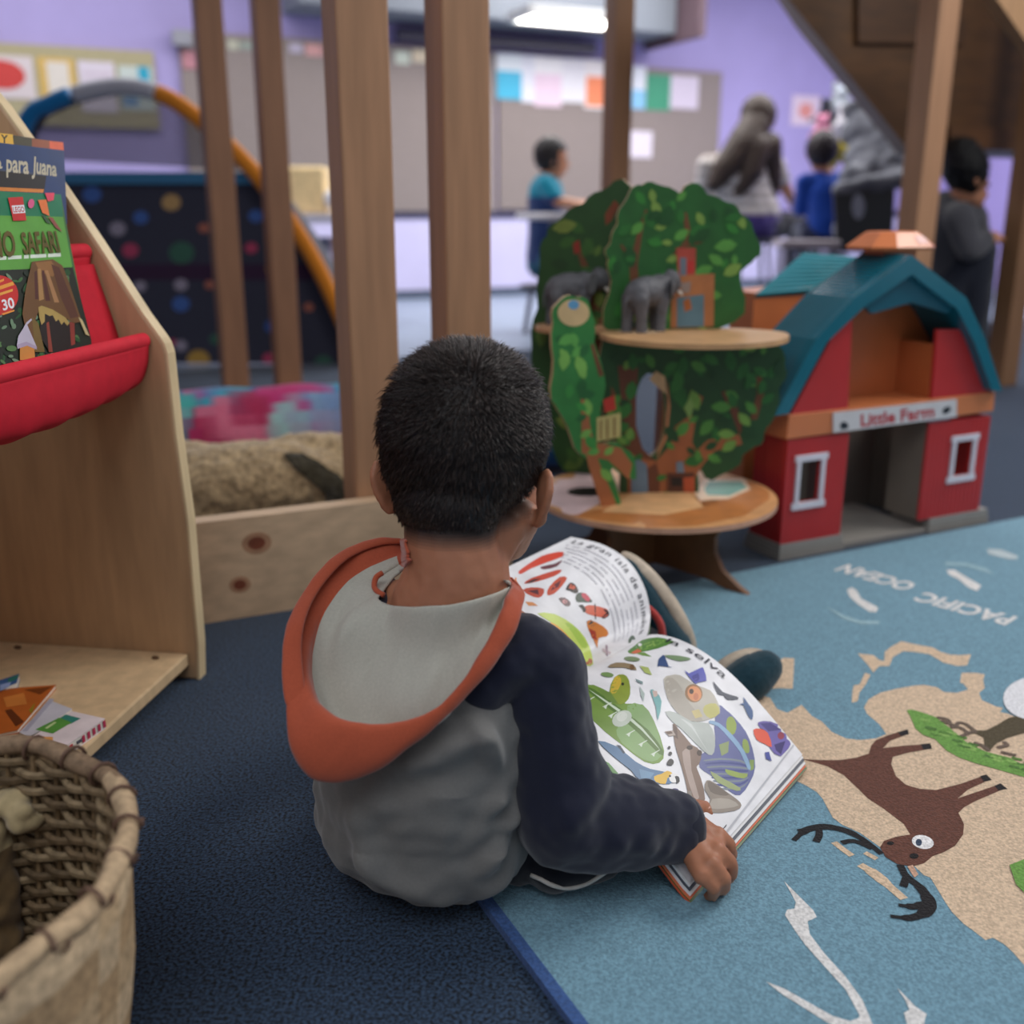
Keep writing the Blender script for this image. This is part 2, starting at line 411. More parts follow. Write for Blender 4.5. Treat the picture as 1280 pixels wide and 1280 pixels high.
on_wall('paper_note', 'rose paper strip below the grey wall fitting', 'paper', [(228, 62), (246, 64), (246, 86), (228, 86)], (190, 130, 140), .052, .003)

# ---------------------------------------------------------------- loft frame: boards, posts
FB0 = G(255, 780)                        # front face of the low board
SK = FB0.dot(W)
zb = PL(255, 653, FB0, NW).z
sA, sB = FB0.dot(U)-.10, PL(640, 690, FB0, NW).dot(U)
b = B(); b.col(202, 172, 140); TH = .038
b.box(room((sA+sB)/2, SK+TH/2, zb/2), (sB-sA, TH, zb), rz(ROOM))
bv = None
for (x, y, a, c) in ((321, 679, 11, 8), (300, 731, 8, 6)):
    b.col(120, 62, 40)
    b.prism([PL(X, Y, FB0+NW*.0006, NW) for X, Y in ellipse(x, y, a, c, 18, -10)], W*.0012)
    b.col(170, 128, 98)
    b.prism([PL(X, Y, FB0+NW*.0003, NW) for X, Y in ellipse(x, y, a*1.7, c*1.7, 18, -10)], W*.0006)
tag(obj('kickboard', b, M_woodh, bevel=.003), 'low knotty pine board across the front of the cushion nook', 'board')
POSTG = 'upright timber posts of the loft'
def post(label, px, py, tplane, w=.089, d=.089, col=(166, 124, 92), z0=0.0, z1=1.74):
    """px,py: a point on the right-hand front arris; tplane: distance of the front face along W"""
    p = PL(px, py, W*tplane, W); s = p.dot(U)
    b = B(); b.col(*col)
    b.box(room(s-w/2, tplane+d/2, (z0+z1)/2), (w, d, z1-z0), rz(ROOM))
    return tag(obj('timber_post', b, M_wood, bevel=.004), label, 'post', POSTG)
TF = SK+TH+.002
post('broad timber post in front of the cushion nook with the boy\'s hood at its foot', 499, 440, TF)
post('broad timber post rising behind the boy\'s head', 614, 250, TF+.02)
BK0 = G(300, 491, .04).dot(W)
post('slim timber post nearest the bookcase, standing behind the cushion', 301, 320, BK0, col=(140, 98, 70))
post('slim timber post between the first slim post and the broad posts', 369, 320, BK0, col=(140, 98, 70))
post('slim timber post rising behind the toy tree', 789, 180, BK0, col=(140, 98, 66))
PK6 = V(1150, 290, 3.55)
post('timber post standing behind the toy barn', 1170, 285, PK6.dot(W), z1=2.3)
post('timber post at the edge of the picture under the stair panel', 1296, 300, PK6.dot(W)+.25, z1=2.3, col=(136, 100, 70))
b = B(); b.col(206, 176, 142)
sR = V(820, 400, 3.9).dot(U)
b.box(room((-2.6+sR)/2, BK0-.03, .02), (sR+2.6, .05, .04), rz(ROOM))
tag(obj('floor_plate', b, M_woodh, bevel=.003), 'pale timber floor plate along the back of the cushion nook', 'board')
b = B(); b.col(150, 112, 76)
b.box(room((-2.6+sR)/2, (TF+BK0)/2+.75, 1.79), (sR+2.6, BK0-TF-1.4, .1), rz(ROOM))
struct('trim_5', b, M_woodh)             # loft deck, above the frame
# stair panel
SP = V(1130, 182, 4.15)
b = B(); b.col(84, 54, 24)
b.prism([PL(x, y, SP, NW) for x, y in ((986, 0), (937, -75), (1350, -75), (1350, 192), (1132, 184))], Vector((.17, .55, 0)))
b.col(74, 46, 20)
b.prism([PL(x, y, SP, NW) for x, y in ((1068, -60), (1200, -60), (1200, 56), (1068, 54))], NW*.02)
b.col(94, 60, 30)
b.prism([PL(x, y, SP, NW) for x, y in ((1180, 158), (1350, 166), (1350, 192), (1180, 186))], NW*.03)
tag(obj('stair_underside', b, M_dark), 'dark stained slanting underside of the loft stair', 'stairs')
b = B(); b.col(178, 138, 100)
b.prism([PL(x, y, SP+NW*.5, NW) for x, y in ((1226, -30), (1290, 62), (1340, 140), (1340, 70), (1268, -30))], W*.05)
tag(obj('stair_stringer', b, M_wood), 'pale slanting stair stringer in the upper corner', 'stairs')
# ================================================================ BOOK DISPLAY CASE
BP = Vector((-.989, .148, 0)); BF = Vector((-.148, -.989, 0))   # into the case / along its front towards the camera
FI = G(248, 850)                                                # inner front foot of the far side panel
def bp(px, py, k=0.0): return PL(px, py, FI+BF*k, BF)           # on the inner face of that panel, k nearer
def bsz(p): d = p-FI; return d.dot(BP), p.z
bc = thing('book_display_case', 'plywood book display case with slanted side and red canvas slings', 'bookcase', tuple(FI))
TH = .024
prof = [bp(x, y) for x, y in ((247, 806), (234, 652), (219, 544), (208, 442), (204, 430), (200, 423), (178, 393), (123, 308), (77, 239), (0, 130))]
top = prof[-1]+BP*.03+Z*.035
back0 = FI+BP*.37
outline = [FI+BP*.0]+prof+[top, Vector((back0.x, back0.y, top.z)), back0]
CASE_L = .50
def side(k, nm):
    b = B(); b.col(188, 152, 116)
    b.prism([p+BF*k for p in outline], -BF*TH)
    o = obj(nm, b, M_ply, bc, bevel=.004)
    # pale front edge band, a lighter solid lipping
    b = B(); b.col(226, 202, 160)
    pts = [FI]+prof+[top]
    b.loft([[p+BF*(k-.001)-BP*.0015, p+BF*(k-TH+.001)-BP*.0015, p+BF*(k-TH+.001)+BP*.003, p+BF*(k-.001)+BP*.003] for p in pts])
    obj('edge_band', b, M_ply, o)
side(0, 'side_panel'); side(CASE_L+TH, 'side_panel')
zs0 = bp(120, 809).z
sh = [FI+BP*.012, FI+BP*.36]
b = B(); b.col(214, 184, 144)
T = .020
a = [Vector((p.x, p.y, zs0-T)) for p in (sh[0], sh[1], sh[1]+BF*CASE_L, sh[0]+BF*CASE_L)]
b.prism(a, Z*T)
o = obj('bottom_shelf', b, M_ply, bc, bevel=.003)
b = B(); b.col(90, 66, 48)
b.bm.free()
for x, y in ((194, 822), (22, 809)):
    b = B(); b.col(90, 66, 48); b.prism([G(X, Y, zs0+.0006) for X, Y in ellipse(x, y, 5, 2.4, 12)], -Z*.0006); obj('screw_cap', b, M_plast, o)
b = B(); b.col(170, 134, 100)
b.prism([back0-BP*.006+BF*0, back0-BP*.006+BF*CASE_L, back0-BP*.006+BF*CASE_L+Z*top.z, back0-BP*.006+Z*top.z], BP*.006)
obj('back_panel', b, M_ply, bc)
b = B(); b.col(200, 170, 132)
b.box(FI+BP*.1+BF*(CASE_L/2)+Z*((zs0-T)/2), (.02, CASE_L-.002, zs0-T-.002), Matrix(((BP.x, BF.x, 0), (BP.y, BF.y, 0), (0, 0, 1))))
obj('plinth', b, M_ply, bc)
def sling(rod_px, bot_px, back_px, nm):
    s, z = bsz(bp(*rod_px)); s1, z1 = bsz(bp(*bot_px)); s2, z2 = bsz(bp(*back_px))
    k0, k1 = .004, CASE_L-.004
    def P(s_, z_, k): return FI+BP*s_+BF*k+Z*(z_-FI.z)
    b = B(); b.col(214, 44, 60)
    r = .0105
    b.tube([P(s, z, k0+(k1-k0)*i/12) for i in range(13)], r, 14)
    obj('rod_sleeve', b, M_sling, bc, smooth=50)
    b = B(); b.col(206, 36, 54)
    pr = smooth_curve([(s-.006, z-.006, 0), (s-.001, (z+z1)/2, 0), (s+.014, z1+.008, 0), (s+.05, z1-.004, 0), (s+(s2-s)*.55, z1+.05, 0), (s2, z2, 0)], 8)
    ks = [k0+(k1-k0)*i/24 for i in range(25)]
    rows = []
    for j, q in enumerate(pr):
        f = math.sin(math.pi*min(1, j/(len(pr)*.7)))
        rows.append([P(q[0]-.010*f*math.sin(math.pi*i/24), q[1]-.012*f*math.sin(math.pi*i/24)+.002*f*math.sin(i*1.7), k) for i, k in enumerate(ks)])
    b.loft(rows, closed=False)
    obj('sling_pocket', b, M_sling, bc, smooth=0, solid=.003, keep=1)
    return s, z
R1 = sling((181, 425), (170, 486), (118, 330), 'sling')
sling((108, 314), (114, 400), (52, 225), 'sling')

# ---------------------------------------------------------------- books standing in the sling
lean = math.radians(17)
ca, sa = math.cos(lean), math.sin(lean)
BN = -BP*ca+Z*sa                                                # cover normal, facing the room
BQ = FI+BP*(R1[0]+.016)+Z*R1[1]
class Cover:
    def __init__(s, off): s.p = BQ+BN*off; s.k = 0
    def __call__(s, x, y, lift=0.0): return PL(x, y, s.p+BN*lift, BN)
def display_book(name, label, cat, off, quad, th, base, deco):
    cv = Cover(off); c = [cv(x, y) for x, y in quad]
    t = thing(name, label, cat, tuple((c[2]+c[3])/2), 'books in the upper red sling')
    b = B(); b.col(236, 230, 218); ins = [p+(sum(c, Vector())/4-p)*.02 for p in c]
    b.prism([p-BN*.0012 for p in ins], -BN*(th-.0024)); obj('page_block', b, M_paper, t)
    b = B(); b.col(*base); b.prism(c, -BN*.0012)
    lift = .0002
    for d in deco:
        b.col(*d[0]); lift += .000008
        if d[1] == 't':
            q = d[3]
            def fn(x, y, q=q, L=lift):
                X = (q[0][0]*(1-x)+q[1][0]*x)*(1-y)+(q[3][0]*(1-x)+q[2][0]*x)*y
                Y = (q[0][1]*(1-x)+q[1][1]*x)*(1-y)+(q[3][1]*(1-x)+q[2][1]*x)*y
                return cv(X, Y, L)
            b.text(d[2], fn, 1, 1, 1, .025)
        else: b.poly([cv(x, y, lift) for x, y in d[1]])
    for f in b.bm.faces: pass
    obj('front_cover', b, M_print, t)
    b = B(); b.col(*base); b.prism([p-BN*(th-.0012) for p in c], -BN*.0012); obj('back_cover', b, M_print, t)
    return t
def strips(n, x0, x1, y0, y1, cols, seed):
    r = random.Random(seed); out = []
    for i in range(n):
        x = r.uniform(x0, x1); y = r.uniform(y0, y1); a = r.uniform(3, 8); w = r.uniform(1.5, 4)
        if x > 66+(y-243)*.191: continue
        out.append((r.choice(cols), ellipse(x, y, a, w, 8, r.uniform(0, 180))))
    return out
leafc = [(30, 80, 40), (60, 110, 60), (110, 140, 110), (20, 40, 24), (84, 122, 70), (150, 170, 150)]
safari = [((24, 122, 84), [(-60, 236), (76, 243), (79, 271), (-60, 268)]),
          ((96, 164, 66), [(-60, 268), (79, 271), (91, 337), (-60, 340)]),
          ((22, 34, 22), [(-60, 340), (91, 334), (114, 424), (116, 450), (-60, 470)])]
safari += [((226, 236, 220), [(x, 327-(x+34)*.058), (x+w_, 327-(x+w_+34)*.058), (x+w_, 322.6-(x+w_+34)*.058), (x, 322.6-(x+34)*.058)]) for x, w_ in ((-34, 26), (-6, 14), (10, 17), (30, 6), (38, 20), (60, 16))]
safari += strips(190, -40, 112, 340, 455, leafc, 3)
safari += [((204, 44, 44), [(10, 247), (28.5, 246), (33, 275.5), (16.6, 276)]), ((232, 232, 238), [(14.5, 257), (30, 256), (32, 266), (16.5, 267)]),
           ((190, 30, 40), 't', 'LEGO', [(17, 265.4), (31, 264.6), (29.6, 258), (15.6, 258.6)]),
           ((226, 90, 140), ellipse(39, 254.5, 4, 6, 10, 10)), ((236, 122, 62), [(47.5, 250), (58, 249.5), (62, 270), (53, 266)]), ((230, 70, 96), [(56, 241), (68, 241), (67, 250), (60, 252)]),
           ((150, 80, 70), [(60, 271), (66, 272), (78, 290), (70, 285)]), ((60, 90, 60), [(52, 268), (57, 270), (64, 280), (58, 278)]),
           ((98, 84, 28), 't', 'DINO', [(-30, 323), (21, 319), (17, 288), (-32, 290)]), ((98, 84, 28), 't', 'SAFARI', [(30, 317), (76, 314.5), (70, 288), (25.5, 290)]),
           
           ((112, 76, 40), [(40, 327), (66, 324), (78, 332), (86, 352), (99, 392), (103, 402), (92, 404), (68, 388), (50, 384), (44, 400), (48, 436), (34, 420), (28, 392), (32, 362)]),
           ((150, 104, 58), [(44, 328), (64, 326), (72, 338), (66, 346), (50, 340)]),
           ((92, 52, 36), [(64, 330), (74, 334), (92, 378), (98, 396), (88, 398), (76, 372)]),
           ((176, 132, 80), [(47, 336), (51, 336), (55, 374), (49, 376)]), ((176, 128, 84), [(56, 338), (60, 338), (74, 378), (68, 378)]), ((84, 40, 34), [(52, 338), (55, 338), (63, 376), (57, 376)]), ((84, 40, 34), [(43, 340), (46, 338), (48, 374), (44, 374)]),
           ((28, 18, 14), [(50, 388), (66, 390), (86, 404), (94, 412), (92, 440), (62, 440), (50, 420)]),
           ((178, 150, 84), [(48, 384), (52, 382), (66, 387), (82, 397), (87, 404), (84, 407), (80, 402), (77, 406), (73, 399), (70, 402), (66, 394), (62, 395), (56, 392), (56, 402), (52, 406), (49, 396)]),
           ((142, 52, 40), [(87, 402), (93, 404), (94, 430), (89, 432)]), ((142, 60, 44), [(58, 404), (61, 402), (66, 440), (61, 440)]), ((196, 178, 130), [(98, 396), (103, 400), (112, 420), (107, 418)]),
           ((120, 96, 44), [(40, 396), (48, 404), (56, 440), (44, 440)]),
           ((206, 40, 36), ellipse(-2, 369, 25, 25, 26)), ((238, 160, 60), [(-14, 362), (16, 352), (18, 356), (-14, 367)]), ((238, 170, 70), [(-16, 371), (16, 361), (16, 364), (-16, 375)]), ((238, 160, 60), [(-6, 353), (5, 348), (5, 351), (-6, 356)]),
           ((240, 238, 240), 't', '30', [(4, 388), (19, 384), (16, 371), (1.5, 375)]), ((236, 150, 60), [(2, 392), (18, 387), (18, 389), (4, 394)]),
           ((196, 188, 206), [(28, 412), (33, 403), (39, 398), (40, 400), (34, 406), (40, 420), (46, 434), (34, 430), (21, 432), (23, 420)]), ((176, 160, 186), [(21, 431), (33, 427), (46, 433), (46, 437), (34, 432), (22, 436)]), ((206, 138, 62), [(25, 435), (34, 432), (43, 436), (44, 450), (25, 450)])]
display_book('picture_book', 'green dinosaur safari book standing in the upper red sling', 'book', .009, [(-62, 236), (76, 243), (116, 452), (-62, 480)], .010, (60, 110, 56), safari)
blue = [((20, 16, 16), [(-60, 207), (58, 220), (55, 241), (-60, 231)]), ((216, 130, 50), [(-60, 231), (55, 236.5), (54, 241), (-60, 236)]), ((60, 70, 90), [(-60, 206), (57, 217.5), (57, 219), (-60, 208)]),
        ((196, 186, 160), 't', 'para', [(8, 214), (36, 217), (36, 202), (8, 199)]), ((196, 186, 160), 't', 'Juana', [(40, 216), (71, 220), (71, 202), (41, 195)]), ((196, 186, 160), 't', 'a', [(-9, 209), (3, 210.5), (3, 200), (-9, 199)])]
display_book('picture_book', 'navy book with pale title behind the green dinosaur book', 'book', -.004, [(-62, 171), (80, 188), (84, 280), (-62, 300)], .009, (14, 52, 104), blue)
yell = [((226, 176, 60), [(-60, 160), (16, 168), (17, 181), (-60, 173)]), ((20, 20, 20), 't', 'Y', [(1, 178), (10, 179), (10, 169), (1, 168)]), ((66, 60, 34), [(17, 170), (41, 173), (41, 184), (17, 181)]), ((150, 76, 40), [(40, 173), (62, 176), (62, 187), (40, 184)]), ((230, 96, 52), [(62, 176), (79, 178), (80, 189), (62, 187)])]
display_book('picture_book', 'yellow and orange topped book peeping out behind the navy book', 'book', -.016, [(-62, 158), (79, 178), (84, 280), (-62, 300)], .009, (60, 50, 40), yell)

# ---------------------------------------------------------------- books lying on the bottom shelf
def flat_book(label, pts, z, th, base, deco=(), pages=(232, 226, 216), spine=None):
    c = [G(x, y, z+th) for x, y in pts]
    t = thing('picture_book', label, 'book', tuple(sum(c, Vector())/len(c)-Z*th), 'books lying on the bottom shelf')
    ce = sum(c, Vector())/len(c)
    b = B(); b.col(*pages); b.prism([p+(ce-p)*.02-Z*.001 for p in c], -Z*(th-.002)); obj('page_block', b, M_paper, t)
    b = B(); b.col(*base); b.prism(c, -Z*.001)
    l = .0002
    for cc, q in deco:
        b.col(*cc); l += .00003; b.poly([G(x, y, z+th+l) for x, y in q])
    obj('front_cover', b, M_print, t)
    b = B(); b.col(*base); b.prism([p-Z*(th-.001) for p in c], -Z*.001); obj('back_cover', b, M_print, t)
    if spine:
        b = B()
        for cc, a, e, h0, h1 in spine:
            b.col(*cc); A = G(*a, z+th); E = G(*e, z+th); n = (E-A).cross(Z).normalized(); n = n if n.dot(CAM-A) > 0 else -n
            b.prism([A-Z*th*h0+n*.0008, E-Z*th*h0+n*.0008, E-Z*th*h1+n*.0008, A-Z*th*h1+n*.0008], -n*.0006)
        obj('spine_print', b, M_print, t)
    return t
flat_book('orange book lying open-edged in the shelf heap', [(-40, 872), (16, 860), (70, 856), (22, 912), (-40, 925)], zs0, .006, (188, 98, 40),
          [((120, 60, 24), [(30, 862), (66, 858), (50, 868)]), ((100, 48, 22), [(6, 888), (14, 886), (30, 902), (20, 908)]), ((214, 130, 60), [(4, 872), (30, 866), (34, 880), (8, 884)]), ((150, 130, 40), [(36, 888), (44, 878), (40, 892)])])
flat_book('pale grey book wedged beside the orange book', [(24, 915), (64, 876), (90, 886), (36, 922)], zs0, .004, (206, 204, 214), [((176, 174, 190), [(62, 873), (68, 874), (34, 914), (28, 914)])])
flat_book('white book with green panel and striped spine on the shelf front', [(42, 920), (90, 889), (131, 898), (84, 931)], zs0, .014, (228, 214, 216),
          [((50, 132, 120), [(74, 898), (82, 893), (101, 898), (88, 905)]), ((88, 150, 66), [(44, 912), (74, 897), (90, 903), (66, 917)]), ((190, 210, 150), [(56, 910), (68, 902), (71, 903), (59, 911)]), ((226, 160, 90), [(48, 921), (66, 921), (66, 926), (52, 926)])],
          spine=[((190, 60, 90), (131-6.5*i, 898+4.6*i), (131-6.5*i-3, 898+4.6*i+2.1), .15, .8) for i in range(5)]+[((200, 60, 70), (86, 929.5), (90, 927), .2, .7), ((90, 90, 100), (95, 923), (101, 919), .3, .6)])
flat_book('small blue and green book behind the orange one', [(-40, 862), (0, 850), (24, 842), (21, 853), (-40, 876)], zs0, .009, (56, 96, 150), [((40, 120, 110), [(10, 848), (24, 843), (22, 848), (10, 854)]), ((150, 170, 214), [(0, 856), (14, 852), (12, 858), (0, 864)])])

# ================================================================ WICKER BASKET
BC = Vector((-.479, .636, 0)); BR = .186; BH = .22
bk = thing('wicker_basket', 'round woven wicker basket with pale rim in front of the book display case', 'basket', tuple(BC))
def br(z): return BR-.03+.03*min(1, z/BH)**.7
NS = 44
b = B()
for k in range(NS):
    a = k*math.tau/NS; b.col(*rnd.choice(((120, 98, 70), (106, 84, 58), (136, 112, 82))))
    b.tube([BC+Vector((math.cos(a)*br(z), math.sin(a)*br(z), z)) for z in (.004, .06, .12, .17, .215)], .0028, 6)
obj('stakes', b, M_wick, bk, smooth=40)
b = B(); rows = 26
for i in range(rows):
    z = .006+i*(BH-.018)/(rows-1)
    b.col(*rnd.choice(((126, 106, 80), (112, 92, 68), (140, 120, 92), (100, 82, 60))))
    n = NS*4
    b.tube([BC+Vector((math.cos(a), math.sin(a), 0))*(br(z)-.001+.0042*math.cos(a*NS/2+math.pi*i))+Z*(z+.0012*math.sin(a*5+i)) for a in [q*math.tau/n for q in range(n)]], .0037, 6, closed=True)
obj('weave', b, M_wick, bk, smooth=50)
b = B()
n = 120
R_ = []
for i in range(7):
    z = .004+(BH-.004)*i/6
    R_.append([BC+Vector((math.cos(a), math.sin(a), 0))*(br(z)+.007+.003*noise.noise(Vector((a*6, z*14, 1))))+Z*z for a in [q*math.tau/n for q in range(n)]])
b.loft(R_, True, False, cols=lambda i, j: lin(((196, 168, 132), (182, 152, 116), (206, 180, 146))[(j//9+i) % 3]))
obj('outer_weave', b, M_wick, bk, smooth=0, keep=1, solid=.003)
b = B()
n = 96
b.tube([BC+Vector((math.cos(a), math.sin(a), 0))*(BR+.004)+Z*(BH+.003*math.sin(a*11)) for a in [q*math.tau/n for q in range(n)]], [.0085+.001*math.sin(q*.9) for q in range(n)], 10, closed=True)
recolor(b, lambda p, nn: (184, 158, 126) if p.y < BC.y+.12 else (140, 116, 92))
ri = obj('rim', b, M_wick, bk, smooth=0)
for k in range(26):
    b = B(); b.col(110, 84, 70)
    a = k*math.tau/26+.1; c = BC+Vector((math.cos(a), math.sin(a), 0))*(BR+.004)+Z*BH; rad = Vector((math.cos(a), math.sin(a), 0)); tan = Vector((-rad.y, rad.x, 0))
    b.tube([c+(rad*math.cos(q)+Z*math.sin(q))*.0104+tan*.012*(q/6.28-.5) for q in [w_*math.tau/12 for w_ in range(13)]], .0018, 5)
    obj('binding', b, M_wick, ri, smooth=0)
b = B(); b.col(110, 90, 64); b.lathe([(.001, .004), (br(0)-.002, .004), (br(0)-.002, .009), (.001, .009)], BC, 32); obj('base', b, M_wick, bk)
# what lies in it
b = B()
cc = G(4, 1004, .172)
b.ell(cc, (.034, .016, .010), rz(-20) @ rx(20)); b.ell(cc+Vector((-.03, .02, -.02)), (.03, .024, .022)); b.ell(cc+Vector((.02, -.005, -.012)), (.018, .014, .010), rz(40)); b.ell(cc+Vector((-.045, -.01, -.06)), (.035, .04, .04))
b.cap(cc-Z*.03-Vector((.02, 0, 0)), .022, Vector((cc.x-.03, cc.y-.02, .035)), .04)
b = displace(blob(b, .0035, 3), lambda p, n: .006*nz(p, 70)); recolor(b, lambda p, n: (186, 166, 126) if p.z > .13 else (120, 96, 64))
tag(obj('cloth_bundle', b, M_fab, smooth=0), 'crumpled straw coloured bundle lying inside the wicker basket', 'cloth')
# ================================================================ TOY TREE HOUSE
TC = Vector((.285, 1.93, 0))
tr = thing('toy_tree_house', 'toy tree house of printed board with green crown, round table and curved feet', 'toy', tuple(TC))
GREENS = [(34, 98, 40), (52, 128, 50), (86, 152, 62), (28, 82, 36), (112, 166, 72)]
def leafshape(x, y, l, w, a):
    c, s = math.cos(a), math.sin(a)
    return [(x+c*u*l-s*v*w, y+s*u*l+c*v*w) for u, v in ((-1, 0), (-.5, .8), (.1, 1), (.6, .6), (1, 0), (.6, -.6), (.1, -1), (-.5, -.8))]
def inside(p, poly):
    r = False; n = len(poly)
    for i in range(n):
        a, b = poly[i], poly[(i+1) % n]
        if (a[1] > p[1]) != (b[1] > p[1]) and p[0] < (b[0]-a[0])*(p[1]-a[1])/(b[1]-a[1])+a[0]: r = not r
    return r
def board(nm, px, p0, n, base, th=.010, leaves=(), nleaf=60, lsize=(7, 16), seed=1, branches=(), extra=(), hole=None, edge=(196, 164, 124)):
    """a die-cut board traced on its own plane, with printed leaves and branches on its face"""
    b = B(); r = random.Random(seed); n = Vector(n).normalized()
    P = lambda x, y, l=0.0: PL(x, y, p0+n*l, n)
    b.col(*base); b.mi = 0
    pts = [P(x, y) for x, y in px]
    if hole:
        hp = [P(x, y) for x, y in hole]
        # ring of quads between the outline and the cut-out
        k = len(pts); m = len(hp)
        fr = [b.bm.verts.new(p) for p in pts]; fh = [b.bm.verts.new(p) for p in hp]; bk_ = [b.bm.verts.new(p-n*th) for p in pts]; bh = [b.bm.verts.new(p-n*th) for p in hp]
        def strip(A, H, flip):
            es = []
            for L_ in (A, H):
                for i in range(len(L_)):
                    e = b.bm.edges.get((L_[i], L_[(i+1) % len(L_)])) or b.bm.edges.new((L_[i], L_[(i+1) % len(L_)])); es.append(e)
            g = bmesh.ops.triangle_fill(b.bm, edges=es, use_beauty=True)['geom']
            for f in g:
                if isinstance(f, bmesh.types.BMFace): b.paint(f)
        strip(fr, fh, 0); strip(bk_, bh, 1)
        b.col(*edge)
        for A, C_ in ((fr, bk_), (fh, bh)):
            for i in range(len(A)): b.face([A[(i+1) % len(A)], A[i], C_[i], C_[(i+1) % len(A)]])
    else:
        a = [b.bm.verts.new(p) for p in pts]; c = [b.bm.verts.new(p-n*th) for p in pts]
        b.face(a); b.face(c[::-1]); b.col(*edge)
        for i in range(len(a)): b.face([a[(i+1) % len(a)], a[i], c[i], c[(i+1) % len(a)]])
    xs = [q[0] for q in px]; ys = [q[1] for q in px]; l = .0003
    for c_, q in branches:
        b.col(*c_); l += .00005; b.poly([P(x, y, l) for x, y in q])
    cnt = 0
    while cnt < nleaf and leaves:
        x, y = r.uniform(min(xs), max(xs)), r.uniform(min(ys), max(ys)); s = r.uniform(*lsize); lf = leafshape(x, y, s, s*.55, r.uniform(0, 6.28)); cnt += 1
        if not all(inside(q, px) for q in lf) or (hole and any(inside(q, hole) for q in lf)): continue
        b.col(*r.choice(leaves)); l += .00002; b.poly([P(X, Y, l) for X, Y in lf])
    for c_, q in extra:
        b.col(*c_); l += .00006; b.poly([P(x, y, l) for x, y in q])
    return obj(nm, b, M_card, tr)
def scallop(pts, k=5, amp=4, seed=0):
    """lobed edge along an outline in 2D"""
    c = smooth_curve([(p[0], p[1], 0) for p in pts], k, True); out = []; r = random.Random(seed); n = len(c)
    for i, p in enumerate(c):
        t = c[(i+1) % n]-c[i-1]; d = Vector((t.y, -t.x, 0)).normalized(); q = p+d*amp*(abs(math.sin(i*math.pi/3.5))-.5); out.append((q.x, q.y))
    return out
BR1 = (112, 66, 36)
# crown board at the back
pA = scallop([(668, 500), (664, 430), (672, 370), (676, 310), (690, 282), (720, 258), (752, 238), (786, 228), (812, 300), (800, 420), (770, 560), (756, 600), (720, 600), (692, 566)], 4, 4)
board('crown_board', pA, Vector((.2, 2.05, 0)), (-.28, -1, 0), (36, 76, 32), leaves=[(52, 96, 36), (84, 116, 46), (30, 66, 28), (112, 130, 54)], nleaf=80, lsize=(8, 16), seed=2,
      branches=[(BR1, stroke([(742, 470), (748, 400), (730, 330), (722, 310)], [16, 12, 8, 4])), ((126, 60, 32), [(756, 268), (768, 250), (774, 256), (764, 276), (757, 282)]), ((150, 46, 30), [(716, 304), (724, 300), (726, 314), (718, 318)])])
pB = scallop([(766, 420), (764, 350), (758, 318), (766, 296), (776, 262), (796, 232), (822, 230), (850, 240), (866, 228), (892, 246), (916, 256), (938, 280), (950, 318), (926, 340), (918, 405)], 4, 4, 1)
board('crown_board', pB, Vector((.3, 1.97, 0)), (.1, -1, 0), (38, 96, 40), leaves=[(52, 128, 48), (88, 152, 64), (30, 82, 34), (124, 158, 70), (44, 112, 44)], nleaf=110, lsize=(7, 15), seed=4,
      branches=[(BR1, stroke([(796, 420), (792, 330), (800, 290), (808, 262)], [14, 10, 6, 3])), (BR1, stroke([(842, 320), (862, 300), (856, 266)], [4, 9, 5])), (BR1, stroke([(794, 330), (776, 306)], [6, 3])), (BR1, stroke([(858, 306), (878, 302)], [6, 3]))],
      extra=[((176, 72, 56), [(845, 310), (870, 310), (869, 344), (848, 346)]), ((108, 118, 130), [(850, 322), (858, 322), (858, 345), (850, 346)]), ((190, 50, 44), [(860, 326), (868, 326), (867, 340), (860, 342)]),
             ((176, 112, 66), [(840, 345), (893, 342), (892, 408), (838, 410)]), ((92, 124, 136), [(846, 372), (880, 368), (880, 408), (846, 409)]), ((166, 94, 44), [(854, 376), (862, 372), (865, 386), (856, 390)]), ((150, 130, 120), [(851, 354), (864, 352), (862, 366), (852, 366)])])
pD = scallop([(752, 424), (800, 428), (880, 428), (960, 424), (978, 440), (983, 466), (974, 488), (972, 512), (958, 536), (950, 556), (930, 566), (924, 580), (890, 600), (872, 588), (866, 640), (782, 640), (776, 596), (760, 570), (752, 500)], 3, 3)
hole = ellipse(812, 518, 19, 52, 18)
zt7 = lambda pts: [(640+x/3.556, 440+y/3.556) for x, y in pts]
TK, TKD, TKL = (158, 92, 54), (104, 58, 36), (186, 124, 84)
